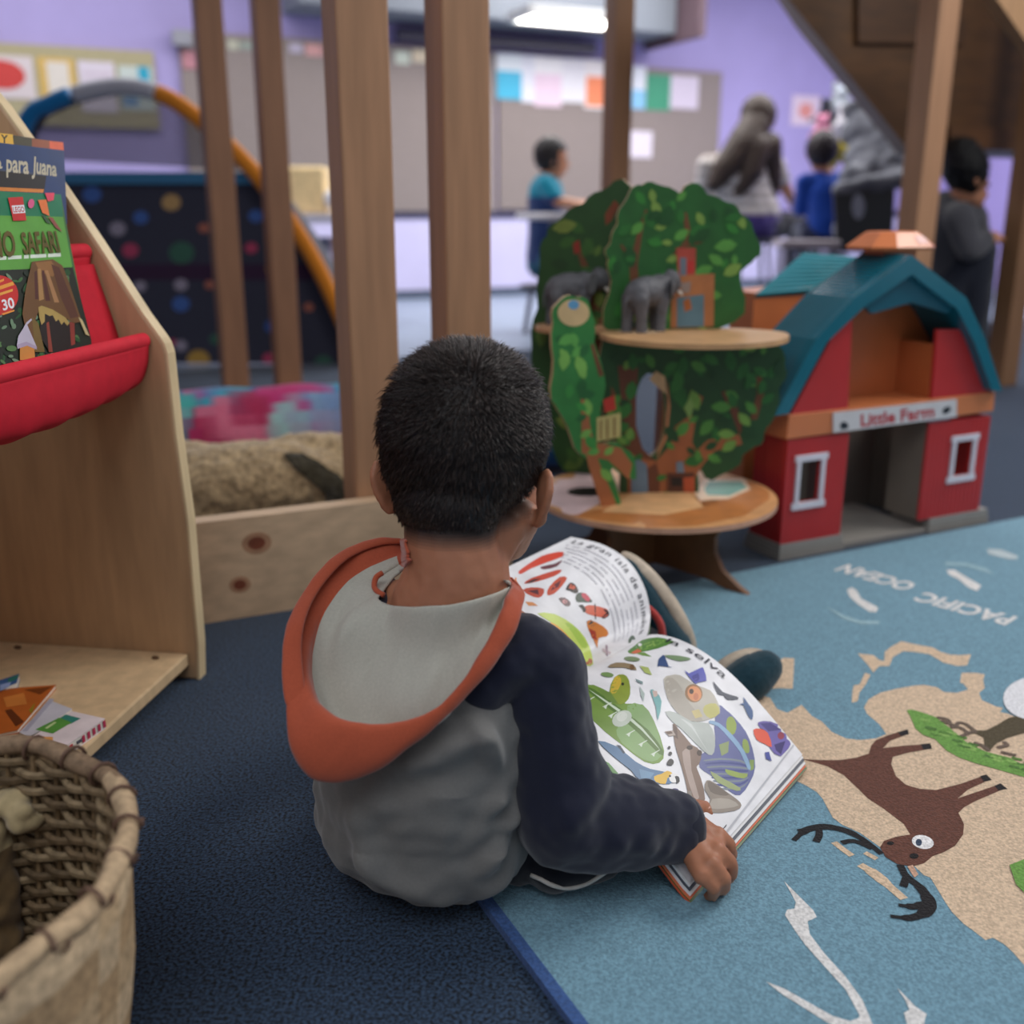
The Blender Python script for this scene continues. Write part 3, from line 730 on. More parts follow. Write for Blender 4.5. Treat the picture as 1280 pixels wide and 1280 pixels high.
board('trunk_board', pD, Vector((.31, 1.915, 0)), (.05, -1, 0), (34, 76, 38), leaves=[(40, 104, 44), (76, 138, 58), (28, 70, 34), (112, 158, 70), (52, 118, 50)], nleaf=150, lsize=(7, 14), seed=9, hole=hole,
      branches=[(TKD, zt7([(470, 60), (560, 70), (552, 200), (552, 330), (580, 430), (640, 486), (600, 520), (530, 470), (500, 400), (490, 260)])), (TK, zt7([(420, 400), (470, 405), (520, 440), (560, 470), (640, 486), (600, 560), (612, 700), (510, 700), (516, 560), (480, 480), (420, 466)])),
                (TK, zt7([(640, 486), (700, 420), (726, 330), (780, 290), (830, 190), (850, 200), (816, 300), (800, 400), (820, 440), (870, 392), (960, 376), (1010, 366), (1024, 410), (900, 440), (850, 500), (812, 560), (808, 700), (680, 700), (640, 560)])),
                (TKL, zt7([(690, 120), (704, 240), (690, 380), (640, 480), (650, 440), (680, 360), (690, 240)])), (TKD, zt7([(600, 520), (640, 490), (660, 560), (650, 700), (608, 700)])), (TKD, zt7([(1010, 366), (970, 260), (930, 180), (950, 170), (1000, 240), (1030, 340)])), (BR1, zt7([(1060, 300), (1090, 180), (1080, 110), (1110, 110), (1120, 190), (1090, 300)])), (BR1, zt7([(440, 150), (480, 220), (470, 300), (440, 220)]))],
      extra=[((104, 126, 144), zt7([(530, 500), (560, 476), (600, 500), (606, 620), (530, 650)])), ((84, 46, 30), zt7([(690, 540), (810, 536), (812, 640), (690, 620)])), ((26, 22, 20), zt7([(706, 556), (756, 556), (756, 596), (710, 596)])), ((176, 78, 44), zt7([(762, 560), (812, 554), (812, 640), (764, 640)])), ((112, 130, 144), zt7([(730, 490), (760, 486), (766, 536), (732, 536)])), ((204, 172, 130), zt7([(610, 120), (640, 84), (680, 110), (688, 190), (664, 170)])), ((130, 168, 90), zt7([(790, 200), (810, 240), (790, 300), (764, 250)]))])
pC = scallop([(690, 404), (696, 380), (714, 370), (734, 376), (742, 402), (746, 440), (756, 470), (752, 510), (748, 552), (772, 554), (792, 572), (794, 598), (778, 592), (764, 588), (778, 642), (758, 642), (742, 586), (720, 560), (704, 520), (690, 500), (692, 450)], 3, 3)
board('leaf_board', pC, Vector((.12, 1.80, 0)), (.35, -1, 0), (48, 122, 56), leaves=[(58, 144, 62), (92, 164, 74), (36, 100, 48), (120, 176, 80)], nleaf=70, lsize=(7, 14), seed=12,
      branches=[((164, 98, 58), [(727, 488), (735, 488), (738, 552), (760, 556), (776, 560), (790, 580), (786, 600), (776, 590), (760, 575), (736, 570), (727, 566)]), ((164, 98, 58), stroke([(766, 645), (742, 580), (732, 530), (728, 480)], [20, 14, 10, 5])), (BR1, stroke([(740, 430), (752, 470)], [4, 6]))],
      extra=[((206, 176, 128), ellipse(717, 391, 20, 17, 20)), ((96, 156, 196), ellipse(717, 381, 7, 6, 12)), ((190, 176, 110), [(746, 522), (776, 516), (776, 546), (746, 552)]), ((120, 80, 40), [(750, 526), (752, 525), (752, 549), (750, 549)]), ((120, 80, 40), [(758, 524), (760, 524), (760, 548), (758, 548)]), ((120, 80, 40), [(767, 522), (769, 522), (769, 546), (767, 546)]), ((190, 50, 34), [(754, 500), (768, 494), (770, 512), (756, 516)])])
# cross boards that stiffen the trunk
b = B(); b.col(120, 72, 40)
zt = .16
b.prism([TC+Vector((.0, y, z)) for y, z in ((.0, zt), (.085, zt), (.06, .46), (.0, .46))], Vector((.009, 0, 0)))
obj('cross_board', b, M_card, tr)
# round table top
zd = V(820, 618, 1.9).z
dc = G(820, 617, zd); dr = (G(968, 617, zd)-dc).length
b = B(); b.col(206, 150, 98)
b.lathe([(.001, zd-.010), (dr, zd-.010), (dr, zd), (.001, zd)], Vector((dc.x, dc.y, 0)), 64)
bv = b.bvh()
for f in b.bm.faces:
    if abs(f.normal.z) < .5:
        for l in f.loops: l[b.lay] = lin((196, 150, 124))
b.col(184, 116, 60); b.decal([(700, 648), (760, 634), (840, 640), (900, 630), (944, 608), (930, 590), (960, 606), (962, 624), (930, 645), (870, 657), (800, 660), (740, 656)], bv, .0003, 12)
b.col(224, 196, 196); b.decal([(672, 600), (690, 584), (742, 580), (764, 596), (752, 628), (720, 645), (690, 638), (676, 620)], bv, .0003, 12)
b.col(226, 176, 124); b.decal([(752, 640), (790, 616), (860, 614), (880, 634), (830, 644)], bv, .0004, 12)
b.col(236, 206, 176); b.decal([(868, 618), (880, 600), (930, 598), (938, 612), (910, 624), (876, 626)], bv, .0005, 12)
b.col(122, 172, 158); b.decal([(880, 612), (886, 602), (926, 602), (934, 610), (912, 620), (884, 619)], bv, .0007, 12)
b.col(30, 22, 18); b.decal(ellipse(733, 615, 24, 5.5, 18), bv, .0006, 12)
obj('table_top', b, M_card, tr)
# feet: two crossed boards under the table
def feet(ang, nm):
    d = Vector((math.cos(math.radians(ang)), math.sin(math.radians(ang)), 0)); b = B(); b.col(112, 72, 42)
    half = [(.0, zd-.011), (.175, zd-.011), (.150, .118), (.140, .10), (.142, .07), (.160, .04), (.200, .016), (.225, .004), (.222, .0), (.185, .0), (.165, .010), (.120, .018), (.05, .020), (0, .020)]
    pts = half+[(-x, z) for x, z in half[-2:0:-1]]
    n = Vector((-d.y, d.x, 0))
    c0 = Vector((dc.x, dc.y, 0))
    a = [c0+d*x+Z*z+n*.006 for x, z in pts]; b.prism(a, -n*.012)
    return obj(nm, b, M_card, tr)
fa = math.degrees(math.atan2(G(950, 752).y-dc.y, G(950, 752).x-dc.x))
feet(fa, 'foot_board'); feet(fa-90, 'foot_board')
# upper deck
zu = V(860, 417, 1.9).z
uc = G(866, 416, zu); ur = (G(983, 416, zu)-uc).length
b = B(); b.col(192, 150, 106)
pr = [(ur*math.cos(a), ur*math.sin(a)*(1 if math.sin(a) < 0 else .55)) for a in [k*math.tau/48 for k in range(48)]]
b.prism([Vector((uc.x+x, uc.y+y, zu-.009)) for x, y in pr], Z*.009)
bv = b.bvh()
for c_, x, y, a, q in (((176, 128, 84), 880, 409, 60, 4), ((150, 100, 64), 940, 411, 20, 3), ((228, 196, 160), 800, 414, 30, 3)):
    b.col(*c_); b.decal(ellipse(x, y, a, q, 16), bv, .0005, 12)
obj('upper_deck', b, M_card, tr)
b = B(); b.col(186, 140, 104)
lc = G(716, 407, zu)
b.lathe([(.001, zu-.009), (.075, zu-.009), (.075, zu), (.001, zu)], Vector((lc.x, lc.y, 0)), 28)
obj('side_deck', b, M_card, tr)

# ---------------------------------------------------------------- toy elephants
def elephant(label, base, yaw, s, tusk_side):
    """base: point on the ground between the feet; faces +X before yaw"""
    t = thing('toy_elephant', label, 'toy', tuple(base), 'toy elephants on the tree house')
    R = rz(yaw); P = lambda x, y, z: base+R @ (Vector((x, y, z))*s)
    b = B()
    b.ell(P(0, 0, .74), (.46*s, .29*s, .30*s), R); b.ell(P(-.26, 0, .70), (.24*s, .27*s, .28*s), R); b.ell(P(.28, 0, .80), (.26*s, .25*s, .26*s), R)
    b.ell(P(.58, 0, .90), (.21*s, .18*s, .23*s), R); b.ell(P(.55, 0, 1.04), (.12*s, .13*s, .10*s), R)
    b.chain([(P(.72, 0, .84), .11*s), (P(.82, 0, .64), .085*s), (P(.84, 0, .44), .065*s), (P(.80, 0, .26), .05*s), (P(.84, 0, .14), .042*s)])
    for x, y, dx in ((-.32, .15, -.05), (-.30, -.15, .04), (.26, .14, .06), (.24, -.14, -.03)):
        b.chain([(P(x, y, .62), .16*s), (P(x+dx*.6, y, .32), .115*s), (P(x+dx, y, .08), .11*s), (P(x+dx, y, .03), .115*s)])
    b.chain([(P(-.45, 0, .80), .05*s), (P(-.54, 0, .56), .035*s), (P(-.53, 0, .34), .03*s)])
    b = displace(blob(b, .0032, 2), lambda p, n: .0012*nz(p, 260)+.0008*nz(p, 90))
    recolor(b, lambda p, n: (92, 92, 97)); o = obj('body', b, M_rubber, t, smooth=0)
    for sy in (-1, 1):
        b = B(); b.col(92, 92, 96)
        q = [(.46, .17, 1.02), (.36, .30, 1.02), (.26, .36, .88), (.27, .35, .70), (.34, .28, .60), (.42, .20, .68), (.48, .18, .82)]
        b.prism([P(x, y*sy, z) for x, y, z in q], R @ Vector((.03*s, .035*s*sy, 0)))
        obj('ear', b, M_rubber, t, bevel=.001)
        b = B(); b.col(222, 216, 206)
        b.chain([(P(.70, .10*sy, .72), .035*s), (P(.82, .12*sy, .62), .03*s), (P(.96, .10*sy, .62), .014*s)], 10)
        obj('tusk', b, M_plast, t, smooth=0)
elephant('grey toy elephant with white tusks standing behind the round-topped leaf board', G(713, 407, zu)+Vector((0, .01, 0)), 4, .098, -1)
elephant('grey toy elephant walking away across the upper deck of the toy tree', G(808, 414, zu), 34, .098, 1)

# ================================================================ TOY BARN
A0, A1 = G(974, 700), G(1230, 653)
BU = (A1-A0).normalized(); BN2 = Vector((BU.y, -BU.x, 0)); BW = -BN2
def bq(x, y, l=0.0): return PL(x, y, A0+BN2*l, BN2)
brn = thing('toy_barn', 'red plastic toy barn with teal gambrel roof standing open-fronted at the rug edge', 'toy', tuple(A0))
def bpr(b, px, depth, l=0.0): b.prism([bq(x, y, l) for x, y in px], BW*depth)
RED = (182, 44, 44); ORG = (204, 120, 74); TEAL = (22, 100, 118); GRY = (150, 146, 140)
DEP = .10; DBK = .23
L_ = (A1-A0).length
zq = lambda x, y: bq(x, y).z
# stone base: two blocks and the floor between
b = B(); b.col(*GRY); b2_ = B(); b2_.col(*GRY)
for i in range(4):
    z0 = i*.0085; o_ = .006-.0012*i
    s0_, s1_ = 0, (bq(1050, 680)-A0).dot(BU)
    b.box(A0+BU*((s0_+s1_)/2)+BW*(DEP/2)+Z*(z0+.004), (s1_-s0_+2*o_, DEP+2*o_, .0078), Matrix(((BU.x, BW.x, 0), (BU.y, BW.y, 0), (0, 0, 1))))
    s2_ = (bq(1160, 665)-A0).dot(BU)
    b2_.box(A0+BU*((s2_+L_)/2)+BW*(DEP/2)+Z*(z0+.004), (L_-s2_+2*o_, DEP+2*o_, .0078), Matrix(((BU.x, BW.x, 0), (BU.y, BW.y, 0), (0, 0, 1))))
obj('stone_base', b, M_plast, brn); obj('stone_base', b2_, M_plast, brn)
b = B(); b.col(*GRY)
b.prism([A0+BU*s1_+Z*.001, A0+BU*s2_+Z*.001, A0+BU*s2_+BW*DBK+Z*.001, A0+BU*s1_+BW*DBK+Z*.001], Z*.010)
obj('floor_tray', b, M_plast, brn)
ztop = zq(1110, 535)
b = B(); b.col(104, 98, 92)
b.prism([A0+BU*(s1_-.03)+BW*DBK, A0+BU*(s2_+.05)+BW*DBK, A0+BU*(s2_+.05)+BW*DBK+Z*ztop, A0+BU*(s1_-.03)+BW*DBK+Z*ztop], BW*.008)
b.prism([A0+BU*(s2_+.05)+BW*(DEP+.001), A0+BU*(s2_+.05)+BW*DBK, A0+BU*(s2_+.05)+BW*DBK+Z*ztop, A0+BU*(s2_+.05)+BW*(DEP+.001)+Z*ztop], BU*.008)
obj('back_wall', b, M_plast, brn)
def framed(nm, px, win):
    """front wall with a window opening, side planks grooved"""
    b = B(); b.col(*RED)
    x0 = [(bq(x, y)-A0).dot(BU) for x, y in px]; sl, sr = (x0[0]+x0[3])/2, (x0[1]+x0[2])/2; z0, z1 = .033, ztop
    wl, wr = [(bq(*win[i])-A0).dot(BU) for i in (0, 1)]; w0, w1 = bq(*win[2]).z, bq(*win[0]).z
    P = lambda s, z, d=0.0: A0+BU*s+Z*z+BW*d
    for a, c, d, e in ((sl, wl, z0, z1), (wr, sr, z0, z1), (wl, wr, z0, w0), (wl, wr, w1, z1)): b.prism([P(a, d), P(c, d), P(c, e), P(a, e)], BW*.008)
    # planks as raised battens
    k = int((sr-sl)/.0125)
    for i in range(k+1):
        s = sl+.002+i*(sr-sl-.004)/k
        if wl-.004 < s < wr+.004: parts = ((z0, w0), (w1, z1))
        else: parts = ((z0, z1),)
        for d, e in parts: b.prism([P(s-.0045, d, -.0012), P(s+.0045, d, -.0012), P(s+.0045, e, -.0012), P(s-.0045, e, -.0012)], BW*.0011)
    # returns (side walls of the tower)
    inn = (118, 108, 98)
    b.col(*(RED if sl < .1 else inn)); b.prism([P(sl, z0, .008), P(sl, z0, DEP), P(sl, z1, DEP), P(sl, z1, .008)], BU*.006)
    b.col(*(inn if sl < .1 else RED)); b.prism([P(sr-.006, z0, .008), P(sr-.006, z0, DEP), P(sr-.006, z1, DEP), P(sr-.006, z1, .008)], BU*.006); b.col(*(RED if sl < .1 else inn))
    for i in range(14):
        d = .012+i*(DEP-.02)/13
        if sl < .1: b.prism([P(sl-.0011, z0, d-.0045), P(sl-.0011, z0, d+.0045), P(sl-.0011, z1, d+.0045), P(sl-.0011, z1, d-.0045)], BU*.001)
    o = obj(nm, b, M_plast, brn)
    b = B(); b.col(216, 212, 222); f = .010
    for a, c, d, e in ((wl-f, wl, w0-f*.2, w1+f*.2), (wr, wr+f, w0-f*.2, w1+f*.2), (wl-f*1.5, wr+f*1.5, w1, w1+f*1.3), (wl-f*1.6, wr+f*1.6, w0-f*1.4, w0)):
        b.prism([P(a, d, -.006), P(c, d, -.006), P(c, e, -.006), P(a, e, -.006)], BW*.006)
    obj('window_frame', b, M_plast, o, bevel=.001)
framed('front_wall', [(979, 668), (1051, 655), (1058, 540), (984, 552)], [(1000, 577), (1026, 574), (1024, 624), (998, 630)])
framed('front_wall', [(1152, 640), (1226, 626), (1234, 522), (1160, 533)], [(1194, 552), (1216, 548), (1212, 592), (1192, 596)])
b = B(); b.col(*ORG)
bpr(b, [(983, 550), (1242, 514), (1244, 490), (986, 519)], DEP*.98, .004)
obj('belt_board', b, M_plast, brn, bevel=.002)
b = B(); b.col(206, 202, 204); bpr(b, [(1042, 541), (1196, 521), (1196, 499), (1042, 516)], .003, .0075)
def sg(x, y, l=.0079): return bq(x, y, l)
b.col(34, 36, 44); b.poly([sg(x, y) for x, y in ((1050, 530), (1054, 527), (1058, 528), (1061, 532), (1059, 536), (1051, 537))]); b.poly([sg(x, y) for x, y in ((1178, 512), (1182, 509), (1187, 508), (1189, 511), (1186, 516), (1179, 518))])
b.col(178, 50, 58)
b.text('Little Farm', lambda x, y: sg(1076+x*92, 533-x*12-y*15), 1, 1, 1, .03)
obj('sign_plate', b, M_plast, brn)
# gable reds
for px in ([(1066, 392), (1064, 424), (1060, 512), (988, 519), (1016, 466), (1042, 418)], [(1172, 412), (1214, 412), (1241, 490), (1165, 499)]):
    b = B(); b.col(*RED); bpr(b, px, .008)
    xs = [q[0] for q in px]
    obj('gable_panel', b, M_plast, brn)
# upper floor and its room
zf = zq(1110, 508)
b = B(); b.col(190, 104, 60)
s3, s4 = (bq(1060, 510)-A0).dot(BU), (bq(1168, 498)-A0).dot(BU)
P = lambda s, z, d=0.0: A0+BU*s+Z*z+BW*d
zr_ = zq(1138, 335)
wl, wr, w0, w1 = [(bq(1072, 480)-A0).dot(BU), (bq(1096, 480)-A0).dot(BU), zf+.035, zf+.105]
b.prism([bq(x, y)+BW*DEP for x, y in ((1002, 520), (1238, 490), (1212, 430), (1190, 392), (1140, 350), (1082, 392), (1040, 430))], BW*.006)
b.col(70, 36, 22); b.prism([P(wl, w0, DEP-.001), P(wr, w0, DEP-.001), P(wr, w1, DEP-.001), P(wl, w1, DEP-.001)], BW*.002)
obj('room_back', b, M_plast, brn)
b = B(); b.col(206, 202, 210)
b.prism([P(wl-.008, w0-.006, DEP*1.0-.003), P(wl, w0-.006, DEP*1.0-.003), P(wl, w1+.006, DEP*1.0-.003), P(wl-.008, w1+.006, DEP*1.0-.003)], BW*.003)
obj('inner_window_frame', b, M_plast, brn); b = B(); b.col(206, 202, 210)
b.prism([P(wr-.008, w0, DEP-.004), P(wr-.001, w0, DEP-.004), P(wr-.001, w1-.01, DEP-.004), P(wr-.008, w1-.01, DEP-.004)], BW*.003)
obj('inner_window_frame', b, M_plast, brn)
b = B(); b.col(178, 96, 54)
b.prism([P(s4-.012, zf, .008), P(s4-.012, zf, DEP*1.0), P(s4-.012, zf+.12, DEP*1.0), P(s4-.012, zf+.12, .008)], BU*.008)
obj('room_side', b, M_plast, brn)
# gambrel roof: outer outline in the front plane, given depth
OUT = [(968, 520), (1020, 424), (1068, 372), (1140, 319), (1208, 372), (1232, 424), (1253, 489)]
INN = [(986, 517), (1034, 428), (1078, 386), (1140, 343), (1196, 386), (1218, 428), (1240, 488)]
ov = .022
def roofpart(i, j, nm):
    b = B(); b.col(*TEAL)
    ring = [bq(*OUT[k], ov) for k in range(i, j+1)]+[bq(*INN[k], ov) for k in range(j, i-1, -1)]
    b.prism(ring, BW*(DEP+ov+.01))
    # shingle courses
    for k in range(i, j):
        p, q = bq(*OUT[k], ov), bq(*OUT[k+1], ov); n = (q-p).cross(BW).normalized(); n = n if n.z > 0 else -n
        m = max(4, int((q-p).length/.010))
        for c_ in range(m):
            a = p+(q-p)*(c_/m); e = p+(q-p)*((c_+.82)/m)
            b.prism([a+BW*.02+n*.0012, e+BW*.02+n*.0002, e+BW*(DEP+.02)+n*.0002, a+BW*(DEP+.02)+n*.0012], -n*.003)
    obj(nm, b, M_gloss, brn)
roofpart(0, 3, 'roof_slope'); roofpart(3, 6, 'roof_slope')
b = B(); b.col(20, 88, 106)
bpr(b, [(1082, 384), (1140, 342), (1192, 384), (1186, 392), (1140, 378), (1090, 392)], .008, .006)
obj('gable_top', b, M_plast, brn)
# cupola
b = B(); b.col(*ORG)
cb = bq(1112, 318, -.075); w_ = .060; d_ = .055; z0 = cb.z-.01
RM = Matrix(((BU.x, BW.x, 0), (BU.y, BW.y, 0), (0, 0, 1)))
b.box(cb+Z*.006, (w_*1.5, d_, .04), RM)
obj('cupola_body', b, M_plast, brn)
b = B(); b.col(214, 122, 70)
zc0 = zq(1112, 318)+.012
def ring(w, d, z): return [cb+BU*(x*w)+BW*(y*d)+Z*(z-cb.z) for x, y in ((-1, -.55), (-.55, -1), (.55, -1), (1, -.55), (1, .55), (.55, 1), (-.55, 1), (-1, .55))]
cz = PL(1112, 308, cb, BN2).z
b.loft([ring(.084, .062, cz-.006), ring(.088, .066, cz), ring(.052, .040, cz+.028), ring(.046, .035, cz+.030)])
o = obj('cupola_roof', b, M_plast, brn)
b = B(); b.col(196, 130, 120)
fp = [cb+BU*x-BW*(.066-(z/.028)*.026+.0015)+Z*(cz-cb.z+z) for x, z in ((.014, .007), (.044, .007), (.038, .022), (.014, .022))]
b.poly(fp); obj('cupola_sticker', b, M_plast, o)
# the hinged second half behind
b = B(); b.col(*ORG)
p1, p2 = V(943, 366, 2.27), V(1020, 358, 2.34)
b.prism([p1, p2, Vector((p2.x, p2.y, .03)), Vector((p1.x, p1.y, .03))], Vector((-.03, .1, 0)))
obj('rear_half_wall', b, M_plast, brn)
b = B(); b.col(34, 128, 142)
q1, q2, q3, q4 = V(944, 369, 2.265), V(1034, 361, 2.34), V(1072, 321, 2.49), V(1004, 316, 2.44)
n = (q2-q1).cross(q4-q1).normalized(); b.prism([q1, q2, q3, q4], -n*.010)
for i in range(9):
    t0, t1 = i/9, (i+.75)/9
    b.prism([q1.lerp(q4, t0)+n*.002, q2.lerp(q3, t0)+n*.002, q2.lerp(q3, t1)+n*.0004, q1.lerp(q4, t1)+n*.0004], -n*.003)
obj('rear_half_roof', b, M_gloss, brn)
# ================================================================ RUG
RU = Vector((math.cos(math.radians(27)), math.sin(math.radians(27)), 0)); RW = Vector((-RU.y, RU.x, 0))
e0 = G(715, 1280); k0 = G(1280, 650)
ru0 = e0.dot(RU); rw1 = k0.dot(RW); RT = .008
def rg(u, w, z=0.0): return RU*u+RW*w+Z*z
b = B(); b.col(116, 154, 172)
b.prism([rg(ru0+.006, rw1-2.6), rg(ru0+2.4, rw1-2.6), rg(ru0+2.4, rw1), rg(ru0+.006, rw1)], Z*RT)
b.col(62, 92, 146)
b.prism([rg(ru0-.004, rw1-2.6), rg(ru0+.008, rw1-2.6), rg(ru0+.008, rw1), rg(ru0-.004, rw1)], Z*(RT+.0012))
lay = [0]
def rp(c, pts, f=None):
    lay[0] += 1; b.col(*c); b.poly([G(*(f(*p) if f else p), RT+.0003+.00002*lay[0]) for p in pts])
def rs(c, pts, w, f=None):
    """woven stroke on the rug, width in metres"""
    lay[0] += 1; b.col(*c); q = [G(*(f(*p) if f else p), RT) for p in pts]; q = smooth_curve(q, 4)
    o = stroke([(p.x, p.y) for p in q], w if not isinstance(w, list) else [w[min(len(w)-1, int(i*len(w)/len(q)))] for i in range(len(q))])
    b.poly([Vector((x, y, RT+.0003+.00002*lay[0])) for x, y in o])
z6 = lambda x, y: (860+x/2, 640+y/2)
z7 = lambda x, y: (940+x/3.765, 1040+y/3.765)
z4 = lambda x, y: (1000+x/4.571, 640+y/4.571)
z1 = lambda x, y: (1120+x/7.11, 820+y/7.11)
LAND = (216, 190, 162); WHT = (226, 224, 222)
rp(LAND, [(60, 540), (150, 470), (180, 458), (205, 464), (222, 492), (248, 502), (284, 482), (310, 510), (335, 524), (360, 550), (395, 566), (430, 570), (470, 566), (496, 555), (478, 530), (448, 505), (440, 488), (452, 468), (480, 452), (520, 442), (565, 434), (590, 432), (622, 438), (640, 450), (672, 452), (700, 444), (690, 430), (680, 426), (684, 402), (720, 402), (742, 406), (738, 420), (742, 440), (728, 452), (734, 470), (770, 486), (788, 490), (780, 500), (800, 504), (860, 530), (960, 500), (1120, 470), (1300, 520), (1420, 640), (1560, 800), (1500, 980), (1380, 1120), (1260, 1240), (1120, 1300), (1000, 1270), (900, 1190), (840, 1132), (812, 1100), (790, 1080), (762, 1064), (744, 1070), (710, 1044), (690, 1030), (660, 1000), (640, 970), (622, 940), (606, 914), (590, 908), (560, 880), (500, 850), (478, 836), (430, 802), (386, 782), (362, 764), (350, 742), (336, 716), (322, 700), (296, 684), (262, 668), (200, 640)], z6)
rp(LAND, [(170, 445), (205, 402), (214, 380), (240, 364), (266, 366), (264, 400), (262, 442), (230, 440)], z6)
rp(LAND, [(330, 808), (420, 818), (456, 848), (482, 850), (484, 800), (520, 770), (580, 738), (650, 754), (760, 774), (800, 798), (860, 815), (920, 818), (978, 812), (955, 876), (900, 880), (820, 860), (740, 812), (660, 800), (590, 794), (530, 830), (510, 880), (452, 880), (420, 918), (392, 878)], z4)
rp(LAND, [(372, 918), (404, 930), (372, 990), (340, 1030), (330, 1080), (296, 1090), (300, 1020), (308, 990), (340, 985)], z4)
rs(LAND, [(365, 826), (385, 842), (410, 860)], .008, z6); rs(LAND, [(430, 882), (470, 908), (540, 968)], [.010, .014, .010], z6); rs(LAND, [(442, 852), (472, 868)], .007, z6)
# currents in white yarn
rp(WHT, [(150, 230), (190, 270), (230, 310), (290, 370), (305, 400), (280, 412), (262, 420), (272, 480), (340, 570), (440, 680), (520, 790), (570, 910), (500, 910), (506, 860), (440, 740), (330, 620), (250, 530), (200, 460), (155, 390), (165, 365), (200, 360), (206, 330), (180, 280)], z7)
rp(WHT, [(66, 704), (150, 736), (260, 798), (380, 866), (460, 890), (520, 870), (560, 900), (520, 940), (440, 930), (360, 900), (240, 824), (140, 762)], z7)
rp(WHT, [(682, 732), (730, 780), (770, 822), (822, 856), (814, 880), (806, 940), (740, 940), (715, 850), (742, 836), (722, 792)], z7)
rp(WHT, [(268, 445), (296, 430), (325, 450), (350, 495), (446, 545), (436, 572), (400, 570), (336, 530), (285, 485)], z4)
rp((156, 188, 198), [(150, 540), (250, 590), (350, 622), (455, 622), (450, 640), (350, 640), (250, 612)], z4)
rp(WHT, [(838, 332), (880, 330), (960, 378), (1036, 420), (1012, 452), (966, 432), (900, 380), (850, 356)], z4)
rp((150, 182, 192), [(830, 285), (950, 292), (1060, 320), (1110, 358), (1050, 338), (950, 308), (830, 304)], z4)
rp((186, 200, 204), [(1066, 210), (1150, 215), (1246, 252), (1240, 270), (1190, 268), (1080, 240)], z4)
for word, pa, pb in (('PACIFIC', (1272, 772), (1156, 741)), ('OCEAN', (1148, 731), (1060, 706))):
    a_, c_ = G(*pa, RT), G(*pb, RT); xd = c_-a_; yd = Vector((-xd.y, xd.x, 0)).normalized()*.052; lay[0] += 1; b.col(*WHT)
    b.text(word, lambda x, y, a_=a_, xd=xd, yd=yd: a_+xd*x+yd*y+Z*(.0003+.00002*lay[0]), 1, 1, 1, .03)
# the moose
MO = (104, 66, 54); BK = (34, 32, 34)
rp(MO, [(286, 618), (330, 620), (380, 620), (420, 614), (452, 604), (458, 584), (470, 570), (500, 558), (545, 544), (548, 556), (505, 572), (488, 590), (540, 584), (602, 580), (606, 592), (548, 602), (512, 612), (508, 630), (520, 660), (545, 682), (580, 692), (620, 695), (680, 680), (742, 658), (756, 668), (700, 694), (674, 716), (686, 712), (780, 680), (794, 690), (720, 722), (690, 738), (676, 752), (690, 780), (688, 806), (668, 834), (640, 850), (612, 860), (590, 878), (560, 886), (524, 880), (494, 862), (480, 838), (490, 822), (520, 812), (556, 806), (540, 780), (490, 742), (450, 716), (430, 696), (390, 658), (350, 636), (310, 624)], z6)
for q in ([(524, 550), (550, 543), (552, 556), (532, 560)], [(582, 580), (606, 578), (610, 592), (588, 594)], [(730, 660), (746, 656), (760, 670), (740, 674)], [(766, 684), (782, 678), (798, 692), (776, 696)]): rp(BK, q, z6)
rp((236, 234, 234), ellipse(587, 825, 28, 17, 18, 12), z6); rp((60, 74, 96), ellipse(577, 826, 8, 9, 12), z6); rp((30, 26, 26), ellipse(565, 860, 12, 7, 12), z6); rp((30, 26, 26), ellipse(506, 828, 9, 5, 12), z6)
rs(BK, [(484, 856), (446, 826), (400, 800), (344, 788), (296, 796), (264, 822)], [.007, .008, .010, .011, .010, .006], z6); rs(BK, [(326, 790), (328, 808), (320, 826)], .008, z6); rs(BK, [(384, 828), (416, 824), (460, 842)], .007, z6); rs(BK, [(296, 796), (276, 800)], .008, z6)
rs(BK, [(530, 884), (546, 912), (580, 940), (602, 974), (596, 1000), (556, 1016), (506, 1012)], [.008, .009, .011, .014, .013, .009, .005], z6); rs(BK, [(546, 914), (538, 938)], .008, z6); rs(BK, [(526, 984), (560, 988), (596, 984)], [.005, .009, .012], z6)
rp((206, 164, 140), [(548, 886), (562, 882), (576, 906), (566, 914)], z6)
# grassy bank, fallen tree, snow ball
GRN = (112, 158, 76)
rp(GRN, [(95, 480), (140, 476), (200, 490), (350, 540), (480, 640), (620, 760), (800, 850), (1000, 900), (1138, 970), (1300, 1010), (1300, 1120), (1138, 1075), (950, 1020), (700, 950), (560, 900), (450, 840), (350, 740), (240, 700), (170, 640), (130, 540)], z1)
r_ = random.Random(3)
for i in range(26):
    t = r_.random(); x = 150+1000*t; y = 540+430*t**.8+r_.uniform(-30, 60)
    rs(r_.choice(((92, 134, 62), (140, 180, 96), (84, 122, 60))), [(x, y), (x+40, y+14), (x+90, y+22)], .006, z1)
TRK = (86, 76, 56)
rp(TRK, [(670, 660), (800, 660), (900, 610), (1000, 550), (1080, 530), (1300, 500), (1300, 640), (1138, 680), (1000, 720), (900, 770), (840, 830), (790, 800), (780, 720), (700, 680)], z1)
for q in ([(400, 580), (520, 622), (560, 600), (620, 612), (700, 672)], [(360, 552), (450, 568), (480, 604)], [(580, 722), (650, 690), (720, 680)], [(690, 776), (760, 800), (830, 850)], [(900, 822), (985, 800), (955, 768)], [(930, 860), (1000, 876), (1066, 892)], [(480, 640), (560, 640), (640, 690)]): rs((112, 96, 84), q, .006, z1)
rp((232, 232, 236), ellipse(1294, 873, 40, 27, 26))
rp(GRN, [(804, 882), (840, 868), (900, 880), (900, 980), (840, 950), (820, 930)], z6)
